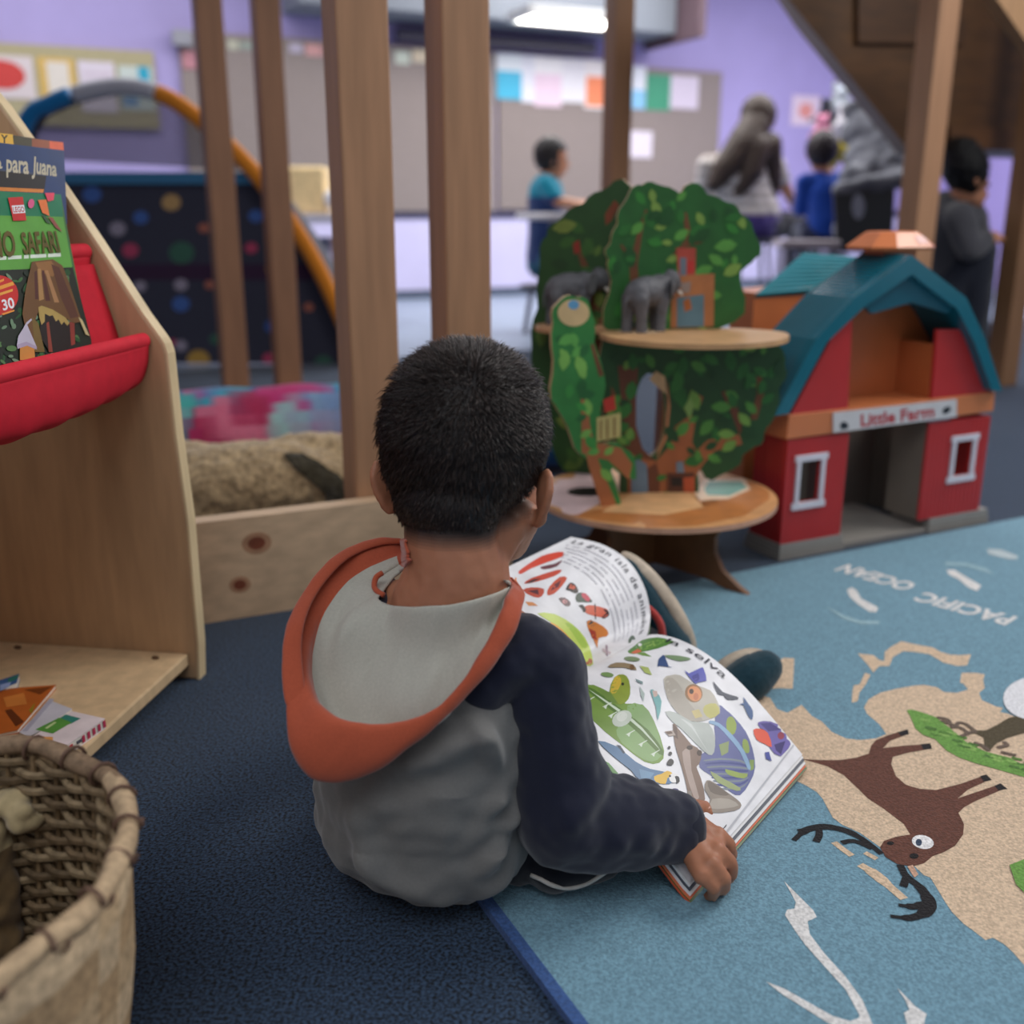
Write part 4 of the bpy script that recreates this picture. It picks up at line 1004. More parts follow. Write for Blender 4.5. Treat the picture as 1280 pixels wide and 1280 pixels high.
tag(obj('area_rug', b, M_rug, keep=None), 'blue woven map rug with beige land, moose and white currents', 'rug')

# ================================================================ IN THE CUSHION NOOK
def fresh(b, fn): return recolor(b, fn)
BOLC = [(84, 206, 216), (226, 60, 140), (246, 140, 170), (244, 190, 200), (190, 230, 226), (120, 170, 220), (40, 140, 196), (196, 40, 90), (90, 206, 196), (70, 150, 206), (236, 90, 170), (200, 56, 100)]
y0 = 2.62
pL, pR = V(150, 545, 2.42), V(735, 545, 2.78); pL.z = pR.z = .135
b = B(); ax = (pR-pL); n_ = 240; rings = []
side_ = Vector((-ax.y, ax.x, 0)).normalized()
def rad(t): return .13*(1-max(0, abs(t-.5)*2-.86)**2*12)*(1+.02*math.sin(t*40))
for i in range(n_+1):
    t = i/n_; rings.append([pL+ax*t+(side_*math.cos(a)+Z*math.sin(a))*max(.02, rad(t)) for a in [k*math.tau/28 for k in range(84)]])
b.loft(rings)
_r = random.Random(11)
SEED = [(_r.uniform(-.05, 1.05), _r.uniform(0, math.tau), _r.choice(BOLC)) for _ in range(190)]
def tie(p, n):
    d = p-pL; t = d.dot(ax)/ax.length_squared; q = d-ax*t; an = math.atan2(q.z, q.dot(side_)); t += .03*nz(p, 22); an += .35*nz(p, 18, 3)
    W_ = []; 
    for st, sa, sc in SEED:
        da = (an-sa+math.pi) % math.tau-math.pi; W_.append((((t-st)*ax.length)**2+(da*.13)**2, sc))
    W_.sort(key=lambda k: k[0]); w = [1/(k[0]**3+1e-8) for k in W_[:3]]; sw = sum(w)
    return tuple(sum(w[i]*W_[i][1][k] for i in range(3))/sw for k in range(3))
recolor(b, tie)
tag(obj('bolster_cushion', b, M_fab, smooth=0), 'long tie-dyed bolster cushion lying behind the low board', 'cushion')
b = B()
c1, c2, c3 = V(300, 625, 2.12), V(400, 600, 2.28), V(246, 600, 2.18)
b.ell(Vector((c1.x+.0, c1.y+.03, .105)), (.26, .12, .100), rz(20)); b.ell(Vector((c2.x-.01, c2.y-.03, .10)), (.17, .09, .106), rz(15)); b.ell(Vector((c3.x-.08, c3.y+.02, .10)), (.20, .10, .095), rz(20))
b.ell(Vector((c2.x+.12, c2.y-.06, .09)), (.05, .05, .075)); b.ell(Vector((c1.x-.12, c1.y-.02, .07)), (.16, .10, .07))
b = displace(blob(b, .006, 3), lambda p, n: .006*nz(p, 34)+.004*nz(p, 90, 2))
recolor(b, lambda p, n: (172+int(26*nz(p, 30)), 148+int(24*nz(p, 30)), 114+int(20*nz(p, 30))))
pl = thing('plush_animal', 'big curled up sandy brown plush animal lying behind the low board', 'plush toy', (c1.x, c1.y, 0))
bvp = b.bvh(); obj('body', b, M_fur, pl, smooth=0)
b = B(); e_ = V(383, 590, c2.y-.085)
b.col(60, 54, 40)
b.decal([(354, 570), (378, 570), (402, 582), (426, 600), (434, 618), (416, 626), (396, 608), (372, 590)], bvp, .006, 8); b.decal([(404, 612), (424, 616), (430, 632), (410, 634)], bvp, .007, 8)
obj('ear', b, M_fur, pl, keep=1, solid=.008)

# ================================================================ PLAY TENT
TY = 4.75
tc_ = V(232, 300, TY); TS = (G(232, 430, 0).y)
tent = thing('play_tent', 'dark pop-up play tent with coloured spots, blue and orange hoop', 'tent', (tc_.x, TY, 0), None)
hoop = smooth_curve([(-30, 440, 0), (-12, 300, 0), (30, 158, 0), (62, 130, 0), (100, 116, 0), (150, 108, 0), (196, 116, 0), (240, 142, 0), (300, 196, 0), (346, 252, 0), (392, 324, 0), (426, 396, 0), (446, 452, 0), (450, 500, 0)], 6)
TP0 = Vector((0, TY, 0)); TN = Vector((0, -1, 0))
def tq(x, y, l=0.0):
    p = PL(x, y, TP0+TN*l, TN); p.z = max(p.z, .004); return p
def seg(a, c, col, nm):
    b = B(); b.col(*col); pts = [tq(p.x, p.y, .02) for p in hoop if a <= p.x <= c]; b.tube(pts, .036, 12); return obj(nm, b, M_fab, tent, smooth=0)
seg(-40, 88, (24, 116, 176), 'hoop_sleeve'); seg(88, 200, (190, 190, 200), 'hoop_sleeve'); seg(192, 460, (226, 138, 40), 'hoop_sleeve')
SPOT = [(70, 110, 190), (206, 70, 110), (214, 170, 110), (170, 160, 180), (60, 110, 90), (190, 110, 90), (206, 160, 70), (50, 90, 170)]
b = B(); b.col(52, 53, 68)
low = [p for p in hoop if p.y > 226]
fr_ = [tq(p.x, p.y) for p in low]
ymid = 226
xl = min(p.x for p in hoop if abs(p.y-ymid) < 30); 
panel = [(-12, 500), (-10, 300), (10, 226), (326, 226), (346, 252), (392, 324), (426, 396), (446, 452), (450, 500)]
b.prism([tq(x, y) for x, y in panel], Vector((0, .01, 0)))
r_ = random.Random(5)
spots = [(115, 243, 15, 0), (214, 253, 15, 2), (176, 272, 12, 0), (147, 286, 13, 3), (163, 313, 13, 1), (227, 316, 20, 4), (255, 285, 9, 5), (226, 356, 11, 3), (226, 380, 14, 0), (175, 358, 10, 3), (216, 428, 6, 1), (248, 450, 18, 6), (226, 432, 10, 3), (320, 270, 12, 0), (314, 310, 10, 1), (340, 336, 10, 6), (336, 448, 10, 1), (340, 408, 12, 7), (404, 454, 14, 4), (386, 384, 8, 5), (270, 424, 10, 4), (262, 356, 8, 5), (100, 300, 12, 5), (120, 340, 12, 1), (60, 280, 12, 2), (130, 400, 12, 7)]
for x, y, r0, ci in spots:
    b.col(*[int(v*.78+10) for v in SPOT[ci]]); b.poly([tq(X, Y, .002) for X, Y in ellipse(x, y, r0*.8, r0*.7, 14)])
b.col(52, 30, 56); b.poly([tq(x, y, .001) for x, y in ((-6, 330), (390, 330), (398, 350), (-6, 350))])
obj('front_panel', b, M_fab, tent)
b = B(); b.col(58, 112, 150); b.prism([tq(x, y, .02) for x, y in ((4, 215), (316, 215), (326, 230), (0, 230))], Vector((0, .02, 0))); obj('blue_band', b, M_fab, tent)
b = B(); b.col(76, 74, 92)
up = [(p.x, p.y) for p in hoop if p.y <= 220 and p.x < 330]
b.prism([tq(x, y) for x, y in up], Vector((0, .004, 0))); obj('mesh_panel', b, M_mesh, tent)
b = B(); b.col(74, 78, 98)
b.loft([[tq(p.x, p.y, -.01) for p in hoop if p.y < 176], [tq(236+(p.x-236)*.9, p.y*.86+26, -.02) for p in hoop if p.y < 176]], closed=False)
obj('top_border', b, M_fab, tent, solid=.004)
b = B(); b.col(44, 45, 60)
rings = [[tq(p.x, p.y)*1+Vector((0, d, -.35*max(0, d-.4)*(tq(p.x, p.y).z > .2))) for p in hoop if p.x > 318] for d in (.01, .3, .6, .9)]
b.loft(rings, closed=False); obj('side_panel', b, M_fab, tent, smooth=0, solid=.004)

# ================================================================ SHELVES AND TABLES FAR BACK
def cabinet(label, x0, x1, ytop, ybot, Y, dep, colr, shelves, cat='shelf'):
    a, c = V(x0, ytop, Y), V(x1, ytop, Y); zt = a.z
    t = thing('storage_shelf', label, cat, ((a.x+c.x)/2, Y+dep/2, 0))
    w = c.x-a.x; cx = (a.x+c.x)/2
    b = B(); b.col(*colr); b.box((cx, Y+dep/2, zt-.025), (w, dep, .05)); obj('worktop', b, M_plast, t, bevel=.006)
    for i, s in enumerate(shelves):
        b = B(); b.col(*colr); z = V(x0, s, Y).z; b.box((cx, Y+dep/2, z), (w-.04, dep-.02, .05)); obj('shelf', b, M_plast, t)
    for sx in (-1, 1):
        b = B(); b.col(170, 166, 176); b.box((cx+sx*(w/2-.02), Y+dep/2, (zt-.05)/2), (.03, dep-.04, zt-.05)); obj('side_panel', b, M_plast, t)
    return t
cabinet('white open shelf unit seen between the slim and the broad posts', 352, 470, 268, 400, 6.2, .45, (216, 212, 224), [338])
zt_ = V(352, 268, 6.2).z
def on_shelf(px, Y, zt, w, h, d, colr, nm, label, cat, rnd_=.02, lumpy=False):
    p = V(px, 260, Y)
    if lumpy:
        b = B(); b.ell((p.x, Y, zt+h/2), (w/2, d/2, h/2)); b.ell((p.x+w*.2, Y-.02, zt+h*.4), (w*.3, d*.4, h*.4)); b = displace(blob(b, .02, 2), lambda q, n: .012*nz(q, 12)); recolor(b, lambda q, n: colr)
        for v in b.bm.verts: v.co.z = max(v.co.z, zt+.001)
        return tag(obj(nm, b, M_paper, smooth=0), label, cat)
    b = B(); b.col(*colr); b.box((p.x, Y, zt+h/2+.001), (w, d, h)); return tag(obj(nm, b, M_card, bevel=rnd_), label, cat)
b_ = on_shelf(388, 6.42, zt_, .22, .27, .2, (246, 216, 160), 'storage_box', 'cream yellow box standing on the white shelf unit', 'box')
on_shelf(430, 6.32, zt_, .24, .17, .2, (226, 224, 230), 'plastic_bag', 'white crumpled bag on the white shelf unit beside the cream box', 'bag', lumpy=True)
for i, (x, c, lab) in enumerate(((384, (150, 110, 130), 'plum coloured bin low in the white shelf unit'), (404, (90, 100, 130), 'slate blue bin low in the white shelf unit'), (424, (190, 160, 170), 'pale pink bin low in the white shelf unit'))):
    p = V(x, 325, 6.35); zz = V(352, 338, 6.2).z+.026
    b = B(); b.col(*c)
    w0_, w1_ = .05, .06
    b.loft([[Vector((p.x+sx*w, 6.35+sy*w, z)) for sx, sy in ((-1, -1), (1, -1), (1, 1), (-1, 1))] for w, z in ((.036, zz), (.045, zz+.16), (.039, zz+.16), (.032, zz+.02))])
    tag(obj('storage_bin', b, M_plast), lab, 'bin', 'bins in the white shelf unit')
def round_table(label, px, py, Y, r, rx_, zt=None, leg=(120, 120, 130)):
    c = V(px, py, Y); t = thing('classroom_table', label, 'table', (c.x, Y, 0))
    b = B(); b.col(236, 232, 236); b.lathe([(.001, c.z-.035), (r-.012, c.z-.035), (r, c.z-.018), (r-.008, c.z), (.001, c.z)], (c.x, Y, 0), 40, Matrix(((rx_, 0, 0), (0, 1, 0), (0, 0, 1)))); obj('table_top', b, M_plast, t, smooth=40)
    for a in (.8, 2.4, 3.9, 5.5):
        b = B(); b.col(*leg); b.tube([(c.x+math.cos(a)*r*rx_*.75, Y+math.sin(a)*r*.75, c.z-.036), (c.x+math.cos(a)*r*rx_*.82, Y+math.sin(a)*r*.82, .0)], .016, 10); obj('leg', b, M_metal, t, smooth=40)
    return c
tA = round_table('white round table in front of the child in teal', 752, 266, 5.55, .34, 1.32)
c = V(1008, 300, 5.42); t = thing('bench', 'pale low bench in front of the child in blue, mostly hidden by the barn roof', 'bench', (c.x, 5.42, 0))
b = B(); b.col(176, 164, 172); b.box((c.x, 5.42, c.z-.02), (.3, .2, .04)); obj('seat', b, M_plast, t, bevel=.006)
for sx in (-1, 1):
    b = B(); b.col(120, 116, 126); b.box((c.x+sx*.11, 5.42, (c.z-.041)/2), (.03, .18, c.z-.041)); obj('leg', b, M_metal, t)
# ================================================================ PEOPLE FAR BACK
SKIN = (186, 130, 100)
def person(label, base, J, top, pants, hair, S=1.0, face=(1, 0, 0), vox=.009, long_hair=None, group=None):
    """J: joints (world). A continuous skin body, clothes drawn over it a little larger."""
    t = thing('person', label, 'person', tuple(base)); f = Vector(face).normalized(); sd = Z.cross(f).normalized()
    h = J['head']; hr = J.get('hr', .085)
    b = B()
    M = Matrix((sd, f, Z)).transposed()
    b.ell(h+Z*.02*S, (hr*.86, hr, hr*1.12), M); b.ell(h+f*hr*.35-Z*hr*.55, (hr*.62, hr*.62, hr*.62), M)
    b.cap(h+f*hr*.92-Z*hr*.05, hr*.11, h+f*hr*1.06-Z*hr*.32, hr*.16, 8)
    b.ell(h+f*hr*.9-Z*hr*.62, (hr*.28, hr*.12, hr*.09), M, 10, 6)
    for s in (-1, 1): b.ell(h+sd*s*hr*.88-Z*hr*.08, (hr*.12, hr*.22, hr*.32), M, 10, 8)
    b.chain([(h-Z*hr*.6, hr*.5), (J['neck'], hr*.55)])
    def arm(k): return [(J['sh'+k], .05*S), (J['el'+k], .038*S), (J['wr'+k], .028*S)]
    for k in 'LR':
        b.chain(arm(k)); w, e = J['wr'+k], J['el'+k]; d = (w-e).normalized(); u2 = d.cross(Z).normalized() if abs(d.z) < .95 else sd
        p = w+d*.045*S; b.cap(w, .026*S, p, .03*S)
        for q in (-1.2, -.4, .4, 1.2):
            a = p+u2*q*.016*S; b.chain([(a, .011*S), (a+d*.035*S-Z*.008*S, .0095*S), (a+d*.055*S-Z*.03*S, .008*S)], 8)
        b.chain([(w+u2*.02*S, .013*S), (w+u2*.045*S+d*.03*S, .011*S), (w+u2*.045*S+d*.055*S, .009*S)], 8)
    b.chain([(J['neck'], .06*S), (J['chest'], .11*S), (J['pelvis'], .11*S)]); b.cap(J['shL'], .05*S, J['shR'], .05*S)
    for k in 'LR':
        b.chain([(J['hip'+k], .08*S), (J['kn'+k], .055*S), (J['an'+k], .04*S), (J['an'+k]+(J['toe'+k]-J['an'+k])*.9, .03*S)])
    b = blob(b, vox, 3); recolor(b, lambda p, n: SKIN); body = obj('body', b, M_skin, t, smooth=0)
    for s in (-1, 1):
        b = B(); b.col(40, 28, 24); b.ell(h+f*hr*.88+sd*s*hr*.34+Z*hr*.06, (hr*.11,)*3, None, 8, 6); obj('eye', b, M_plast, t, smooth=0)
    # top
    b = B()
    w = J.get('girth', 1.0)
    b.chain([(J['neck']-Z*.03*S, .075*S), (J['chest'], .128*S*w), ((J['chest']+J['pelvis'])/2, .125*S*w), (J['pelvis']+Z*.02*S, .135*S*w)]); b.cap(J['shL'], .062*S, J['shR'], .062*S)
    for k in 'LR': b.chain([(J['sh'+k], .066*S), (J['el'+k], .052*S), (J['wr'+k], .042*S)] if top.get('long', True) else [(J['sh'+k], .066*S), ((J['sh'+k]*.35+J['el'+k]*.65), .06*S)])
    b = displace(blob(b, vox, 3), lambda p, n: .006*nz(p, 16)); recolor(b, top['col']); obj('top', b, M_fab, t, smooth=0)
    b = B()
    b.cap(J['hipL'], .10*S, J['hipR'], .10*S); b.ell(J['pelvis']-Z*.02*S, (.14*S*w, .12*S*w, .11*S))
    for k in 'LR': b.chain([(J['hip'+k], .095*S), (J['kn'+k], .07*S), (J['an'+k]+Z*.02*S, .055*S)])
    b = displace(blob(b, vox, 3), lambda p, n: .005*nz(p, 14)); recolor(b, lambda p, n: pants); obj('trousers', b, M_fab, t, smooth=0)
    for k in 'LR':
        b = B(); b.col(60, 60, 66); a = J['an'+k]; d = J['toe'+k]-a; d.z = 0
        b.cap(Vector((a.x, a.y, .036*S))-d*.15, .035*S, Vector((a.x, a.y, .032*S))+d, .031*S); obj('shoe', b, M_rubber, t, smooth=0)
    b = B()
    b.ell(h+Z*.035*S-f*hr*.12, (hr*1.08, hr*1.16, hr*1.2), M)
    if long_hair: b.chain([(h+p*1.0, r) for p, r in long_hair])
    b = blob(b, vox*.8, 2)
    cut = [v for v in b.bm.verts if (v.co-h).dot(f) > hr*.45 and (v.co-h).z < hr*.55]
    bmesh.ops.delete(b.bm, geom=cut, context='VERTS'); displace(b, lambda p, n: .006*nz(p, 60)); recolor(b, lambda p, n: tuple(int(c*(1+.25*nz((p.x*3, p.y*3, p.z*.4), 40))) for c in hair))
    obj('hair', b, M_hair, t, smooth=0)
    return t
def stool(label, c, zt, r=.15, colr=(70, 72, 80)):
    t = thing('classroom_stool', label, 'stool', (c.x, c.y, 0)); b = B(); b.col(*colr); b.lathe([(.001, zt-.03), (r, zt-.03), (r, zt-.004), (r-.01, zt), (.001, zt)], (c.x, c.y, 0), 24); obj('seat', b, M_plast, t, smooth=40)
    for a in (.8, 2.4, 3.9, 5.5):
        b = B(); b.col(120, 120, 128); b.tube([(c.x+math.cos(a)*r*.7, c.y+math.sin(a)*r*.7, zt-.031), (c.x+math.cos(a)*r*1.05, c.y+math.sin(a)*r*1.05, 0)], .012, 8); obj('leg', b, M_metal, t, smooth=40)
Vv = Vector
# --- child in teal, profile towards the table
Y = 6.15
hd = V(690, 200, Y); pel = V(682, 268, Y); pel.z = .40
nk = V(684, 222, Y)
J = dict(head=hd, hr=.085, neck=nk, chest=V(682, 240, Y), pelvis=pel, shL=V(684, 228, Y+.09), shR=V(682, 230, Y-.10), elL=V(700, 252, Y+.12), elR=V(697, 252, Y-.13),
         wrL=V(722, 254, Y+.08), wrR=V(720, 256, Y-.09), hipL=pel+Vv((.02, .06, 0)), hipR=pel+Vv((.02, -.06, 0)), knL=pel+Vv((.22, .07, -.02)), knR=pel+Vv((.22, -.07, -.02)), anL=pel+Vv((.2, .07, -.34)), anR=pel+Vv((.18, -.07, -.34)), toeL=pel+Vv((.31, .07, -.38)), toeR=pel+Vv((.29, -.07, -.38)))
person('child in a teal top sitting at the white round table, dark hair, seen in profile', (pel.x, Y, 0), J, dict(col=lambda p, n: (30, 138, 164) if p.z > V(682, 246, Y).z else (42, 62, 110), long=False), (40, 90, 116), (30, 26, 28), .80)
stool('grey stool under the child in the teal top', Vv((pel.x, Y, 0)), pel.z-.13)
# --- woman seen from behind
Y = 6.9
hd = V(948, 152, Y); pel = V(938, 276, Y); pel.z = max(pel.z, .5)
J = dict(head=hd, hr=.105, girth=1.45, neck=V(934, 190, Y), chest=V(922, 218, Y), pelvis=pel, shL=V(884, 206, Y+.0), shR=V(966, 200, Y+.02), elL=V(878, 250, Y+.06), elR=V(982, 236, Y+.05), wrL=V(900, 262, Y+.32), wrR=V(996, 262, Y+.25),
         hipL=pel+Vv((-.09, .02, -.03)), hipR=pel+Vv((.10, .02, -.03)), knL=pel+Vv((-.02, .36, -.03)), knR=pel+Vv((.36, .22, -.03)), anL=pel+Vv((-.02, .34, -.42)), anR=pel+Vv((.40, .22, -.42)), toeL=pel+Vv((.0, .48, -.47)), toeR=pel+Vv((.5, .3, -.47)))
zp = V(938, 268, Y).z
def stripe(p, n): return (74, 60, 120) if p.z < zp else ((196, 190, 188) if int(p.z*34) % 2 else (160, 150, 146))
person('woman in striped grey top seen from behind, long brown hair, beside the child in blue', (pel.x, Y, 0), J, dict(col=stripe, long=False), (28, 28, 38), (62, 50, 44), 1.0, face=(.5, 1, -.1),
       long_hair=[(Vv((-.03, -.05, -.02)), .10), (Vv((-.10, -.10, -.14)), .11), (Vv((-.20, -.12, -.27)), .09), (Vv((-.28, -.12, -.38)), .05), (Vv((-.16, -.12, -.2)), .08), (Vv((-.04, -.11, -.16)), .10), (Vv((-.06, -.14, -.3)), .08), (Vv((-.12, -.14, -.42)), .05), (Vv((-.04, -.11, -.2)), .07), (Vv((.07, -.06, -.14)), .075), (Vv((.11, -.05, -.34)), .05), (Vv((.13, -.03, -.48)), .03)])
stool('dark stool under the woman in the striped top', Vv((pel.x, Y, 0)), pel.z-.11, .2)
# --- child in blue, from behind
Y = 6.3
hd = V(1027, 192, Y); pel = V(1030, 288, Y); pel.z = max(pel.z, .44)
J = dict(head=hd, hr=.088, neck=V(1030, 216, Y), chest=V(1030, 240, Y), pelvis=pel, shL=V(1006, 228, Y), shR=V(1054, 226, Y), elL=V(1000, 262, Y+.05), elR=V(1060, 260, Y+.05), wrL=V(1006, 262, Y+.22), wrR=V(1050, 264, Y+.22),
         hipL=pel+Vv((-.06, .02, 0)), hipR=pel+Vv((.06, .02, 0)), knL=pel+Vv((-.07, .24, -.0)), knR=pel+Vv((.07, .24, -.0)), anL=pel+Vv((-.07, .24, -.36)), anR=pel+Vv((.07, .24, -.36)), toeL=pel+Vv((-.07, .34, -.4)), toeR=pel+Vv((.07, .34, -.4)))
person('child in a bright blue top seen from behind, beside the woman in stripes', (pel.x, Y, 0), J, dict(col=lambda p, n: (24, 66, 158)), (40, 44, 70), (44, 36, 40), .82, face=(.1, 1, 0))
stool('grey stool under the child in blue', Vv((pel.x, Y, 0)), pel.z-.13)
# --- crouching adult beyond the barn, dark hair, grey top
Y = 4.12
def q(x, y, dy=0): return V(x, y, Y+dy)
hd = q(1208, 222)
J = dict(head=hd, hr=.088, girth=1.3, neck=q(1196, 256, .05), chest=q(1186, 288, .08), pelvis=q(1180, 350, .12), shL=q(1170, 268, .16), shR=q(1200, 272, -.06), elL=q(1190, 300, .22), elR=q(1212, 312, -.1), wrL=q(1226, 298, .15), wrR=q(1232, 302, -.06),
         hipL=q(1186, 360, .2), hipR=q(1186, 360, .02), knL=q(1226, 312, .2), knR=q(1224, 318, -.04), anL=q(1218, 440, .2), anR=q(1212, 450, -.02), toeL=q(1240, 462, .2), toeR=q(1234, 470, -.04))
for k in ('anL', 'anR'): J[k].z = max(.06, J[k].z)
for k in ('toeL', 'toeR'): J[k].z = .03
zs_ = J['pelvis'].z
person('crouched person in a dark grey top and dark trousers, black hair, beyond the toy barn', (hd.x, Y, 0), J, dict(col=lambda p, n: (66, 66, 72)), (30, 34, 46), (22, 20, 20), .92, face=(.9, .1, -.4))
stool('dark stool under the crouched person in dark grey', Vv((J['pelvis'].x, J['pelvis'].y, 0)), max(.12, zs_-.10), .12)
# --- chair with a grey jacket, soft toys on the wall side
Y = 5.6
c = V(1078, 270, Y); t = thing('classroom_chair', 'black chair beside the child in blue with a grey jacket heaped on it', 'chair', (c.x, Y, 0))
zseat = V(1078, 312, Y).z
b = B(); b.col(36, 36, 42); a_, e_ = V(1040, 236, Y), V(1120, 232, Y); b.prism([V(x, y, Y) for x, y in ((1042, 240), (1120, 236), (1116, 312), (1046, 316))], Vector((0, .03, 0))); obj('backrest', b, M_plast, t, bevel=.01)
b = B(); b.col(46, 46, 52); b.box((c.x, Y+.2, zseat), (.34, .36, .03)); obj('seat', b, M_plast, t, bevel=.01)
b = B(); b.col(150, 154, 170); b.prism([V(x, y, Y-.004) for x, y in ellipse(1073, 258, 8, 16, 16)], Vector((0, .003, 0))); obj('back_sticker', b, M_paper, t)
for sx in (-1, 1):
    for dy in (.04, .36):
        b = B(); b.col(110, 110, 118); b.tube([(c.x+sx*.15, Y+dy, zseat-.016), (c.x+sx*.18, Y+dy, 0)], .013, 8); obj('leg', b, M_metal, t, smooth=40)
b = B()
for x, y, dy, r in ((1068, 140, .45, .07), (1074, 168, .4, .10), (1084, 196, .32, .12), (1092, 216, .22, .13), (1112, 208, .15, .09), (1070, 226, .15, .10), (1118, 222, .1, .08), (1096, 232, .06, .07)):
    b.ell(V(x, y, Y+dy), (r, r, r*.9))
b.cap(V(1070, 140, Y+.45), .06, V(1112, 200, Y+.2), .10); b.cap(V(1046, 236, Y+.02), .035, V(1122, 224, Y+.02), .04)
b.cap(V(1090, 230, Y+.25), .10, Vv((c.x, Y+.22, zseat+.10)), .085)
b = displace(blob(b, .012, 3), lambda p, n: .014*nz((p.x+p.z*.6, p.y, p.z-p.x*.5), 14)); recolor(b, lambda p, n: (112+int(26*nz(p, 9)), 114+int(26*nz(p, 9)), 124+int(26*nz(p, 9))))
tag(obj('grey_jacket', b, M_fab, smooth=0), 'grey padded jacket heaped over the black chair back', 'jacket')
b = B()
hl = [(1050, 136, (170, 178, 190), .075, 'pale grey soft toy at the top of the hanging bunch', 'plush_toy'), (1032, 143, (40, 42, 56), .05, 'black soft toy hanging beside the pale grey one', 'plush_toy'), (1056, 156, (222, 220, 228), .06, 'white soft toy hanging above the yellow one', 'plush_toy'), (1027, 165, (206, 130, 160), .055, 'pink soft toy hanging over the head of the child in blue', 'plush_toy'), (1052, 188, (170, 154, 50), .07, 'mustard yellow soft toy hanging lowest in the bunch', 'plush_toy')]
b.bm.free()
for x, y, cc, r, lab, nm in hl:
    c0 = V(x, y, {1050: 6.9, 1032: 6.88, 1056: 6.72, 1027: 6.74, 1052: 6.86}[x]); b = B(); b.ell(c0, (r, r*.8, r)); b.ell(c0+Z*r*1.1, (r*.7,)*3)
    for s in (-1, 1): b.ell(c0+Z*r*1.75+Vector((s*r*.5, 0, 0)), (r*.28,)*3); b.cap(c0+Vector((s*r*.7, 0, .2*r)), r*.3, c0+Vector((s*r*1.2, 0, -.5*r)), r*.25); b.cap(c0+Vector((s*r*.45, 0, -.6*r)), r*.33, c0+Vector((s*r*.6, 0, -1.3*r)), r*.3)
    b = displace(blob(b, .008, 2), lambda p, n: .004*nz(p, 60)); recolor(b, lambda p, n, cc=cc: cc); tag(obj(nm, b, M_fur, smooth=0), lab, 'soft toy', 'soft toys hanging in a bunch')
zt = max(V(1050, 120, 6.9).z, 1.3)
b = B(); b.col(120, 110, 120); x_ = V(1042, 150, 6.97).x
b.tube([(x_, 6.99, 0), (x_, 6.99, zt+.1)], .018, 10); b.tube([(x_-.16, 6.98, V(1042, 150, 6.97).z), (x_+.16, 6.98, V(1042, 150, 6.97).z)], .01, 8); b.lathe([(.001, 0), (.16, 0), (.15, .02), (.001, .025)], (x_, 6.99, 0), 24)
tag(obj('toy_stand', b, M_metal, smooth=40), 'slim stand the bunch of soft toys hangs from', 'stand')
# ================================================================ THE BOY
HEADY = 1.0
Hc = V(581, 612, HEADY)                                     # middle of the line between the ears
HM = rz(-17) @ rx(-8)
def hp(x, y, z): return Hc+HM @ Vector((x, y, z))
boy = thing('person', 'boy with short black hair in grey and navy hoodie, seated beside an open book', 'person', (-.07, .97, 0))
TM = rz(-27)
# ---- hand geometry on the page (right hand)
def gz(x, y, z): return G(x, y, z)
HAND = dict(wr=gz(852, 1034, .062), mcp=[gz(898, 1043, .056), gz(897, 1062, .058), gz(889, 1079, .055), gz(877, 1092, .049)],
            pip=[gz(911, 1056, .044), gz(913, 1079, .043), gz(905, 1098, .040), gz(892, 1110, .035)],
            dip=[gz(914, 1070, .028), gz(914, 1093, .025), gz(905, 1110, .022), gz(891, 1119, .019)],
            tip=[gz(908, 1074, .016), gz(907, 1098, .013), gz(898, 1113, .011), gz(885, 1120, .010)])
b = B()
# head
b.ell(hp(0, -.002, .050), (.076, .089, .086), HM); b.ell(hp(0, -.032, .035), (.068, .056, .064), HM); b.ell(hp(0, .045, .02), (.064, .052, .07), HM)
b.ell(hp(0, .040, -.030), (.056, .050, .050), HM); b.ell(hp(0, .066, -.064), (.027, .024, .022), HM)
for s in (-1, 1):
    b.ell(hp(s*.036, .056, -.022), (.030, .032, .034), HM); b.cap(hp(s*.058, .010, -.025), .020, hp(s*.034, .052, -.060), .020)
    b.ell(hp(s*.030, .088, .022), (.018, .012, .007), HM)
b.cap(hp(0, .088, .018), .009, hp(0, .106, -.014), .0115, 10)
for s in (-1, 1): b.ell(hp(s*.011, .100, -.018), (.008, .009, .007), HM)
b.ell(hp(0, .090, -.038), (.021, .010, .006), HM); b.ell(hp(0, .088, -.048), (.019, .010, .006), HM)
b.cap(hp(.047, -.006, -.034), .021, hp(.024, -.020, -.075), .024); b.cap(hp(.050, .004, -.030), .021, hp(.032, .040, -.058), .022); b.cap(hp(-.050, .004, -.030), .021, hp(-.032, .040, -.058), .022)
# ears: back of the shell, rim and lobe
for s in (-1, 1):
    E_ = rz(0)
    ec = (s*.078, -.004, .002)
    EM = HM @ rz(-s*(-26)) 
    o_ = Vector((s*.0790, -.004, -.003)); k_ = .80
    def ep(x, y, z): return hp(o_.x+s*x*k_*.9, o_.y+y*k_, o_.z+z*k_)
    b.ell(ep(.008, -.004, .005), (.0055, .0145, .021), HM @ rz(s*42)); b.ell(ep(.005, .0, -.021), (.0052, .0090, .0100), HM @ rz(s*36))
    rim = [ep(x, y, z) for x, y, z in ((-.006, .014, .016), (.0, .012, .028), (.010, .000, .034), (.018, -.012, .029), (.020, -.017, .014), (.015, -.014, -.006), (.007, -.008, -.022), (.0, -.002, -.032))]
    b.chain([(p, .0046) for p in rim], 8)
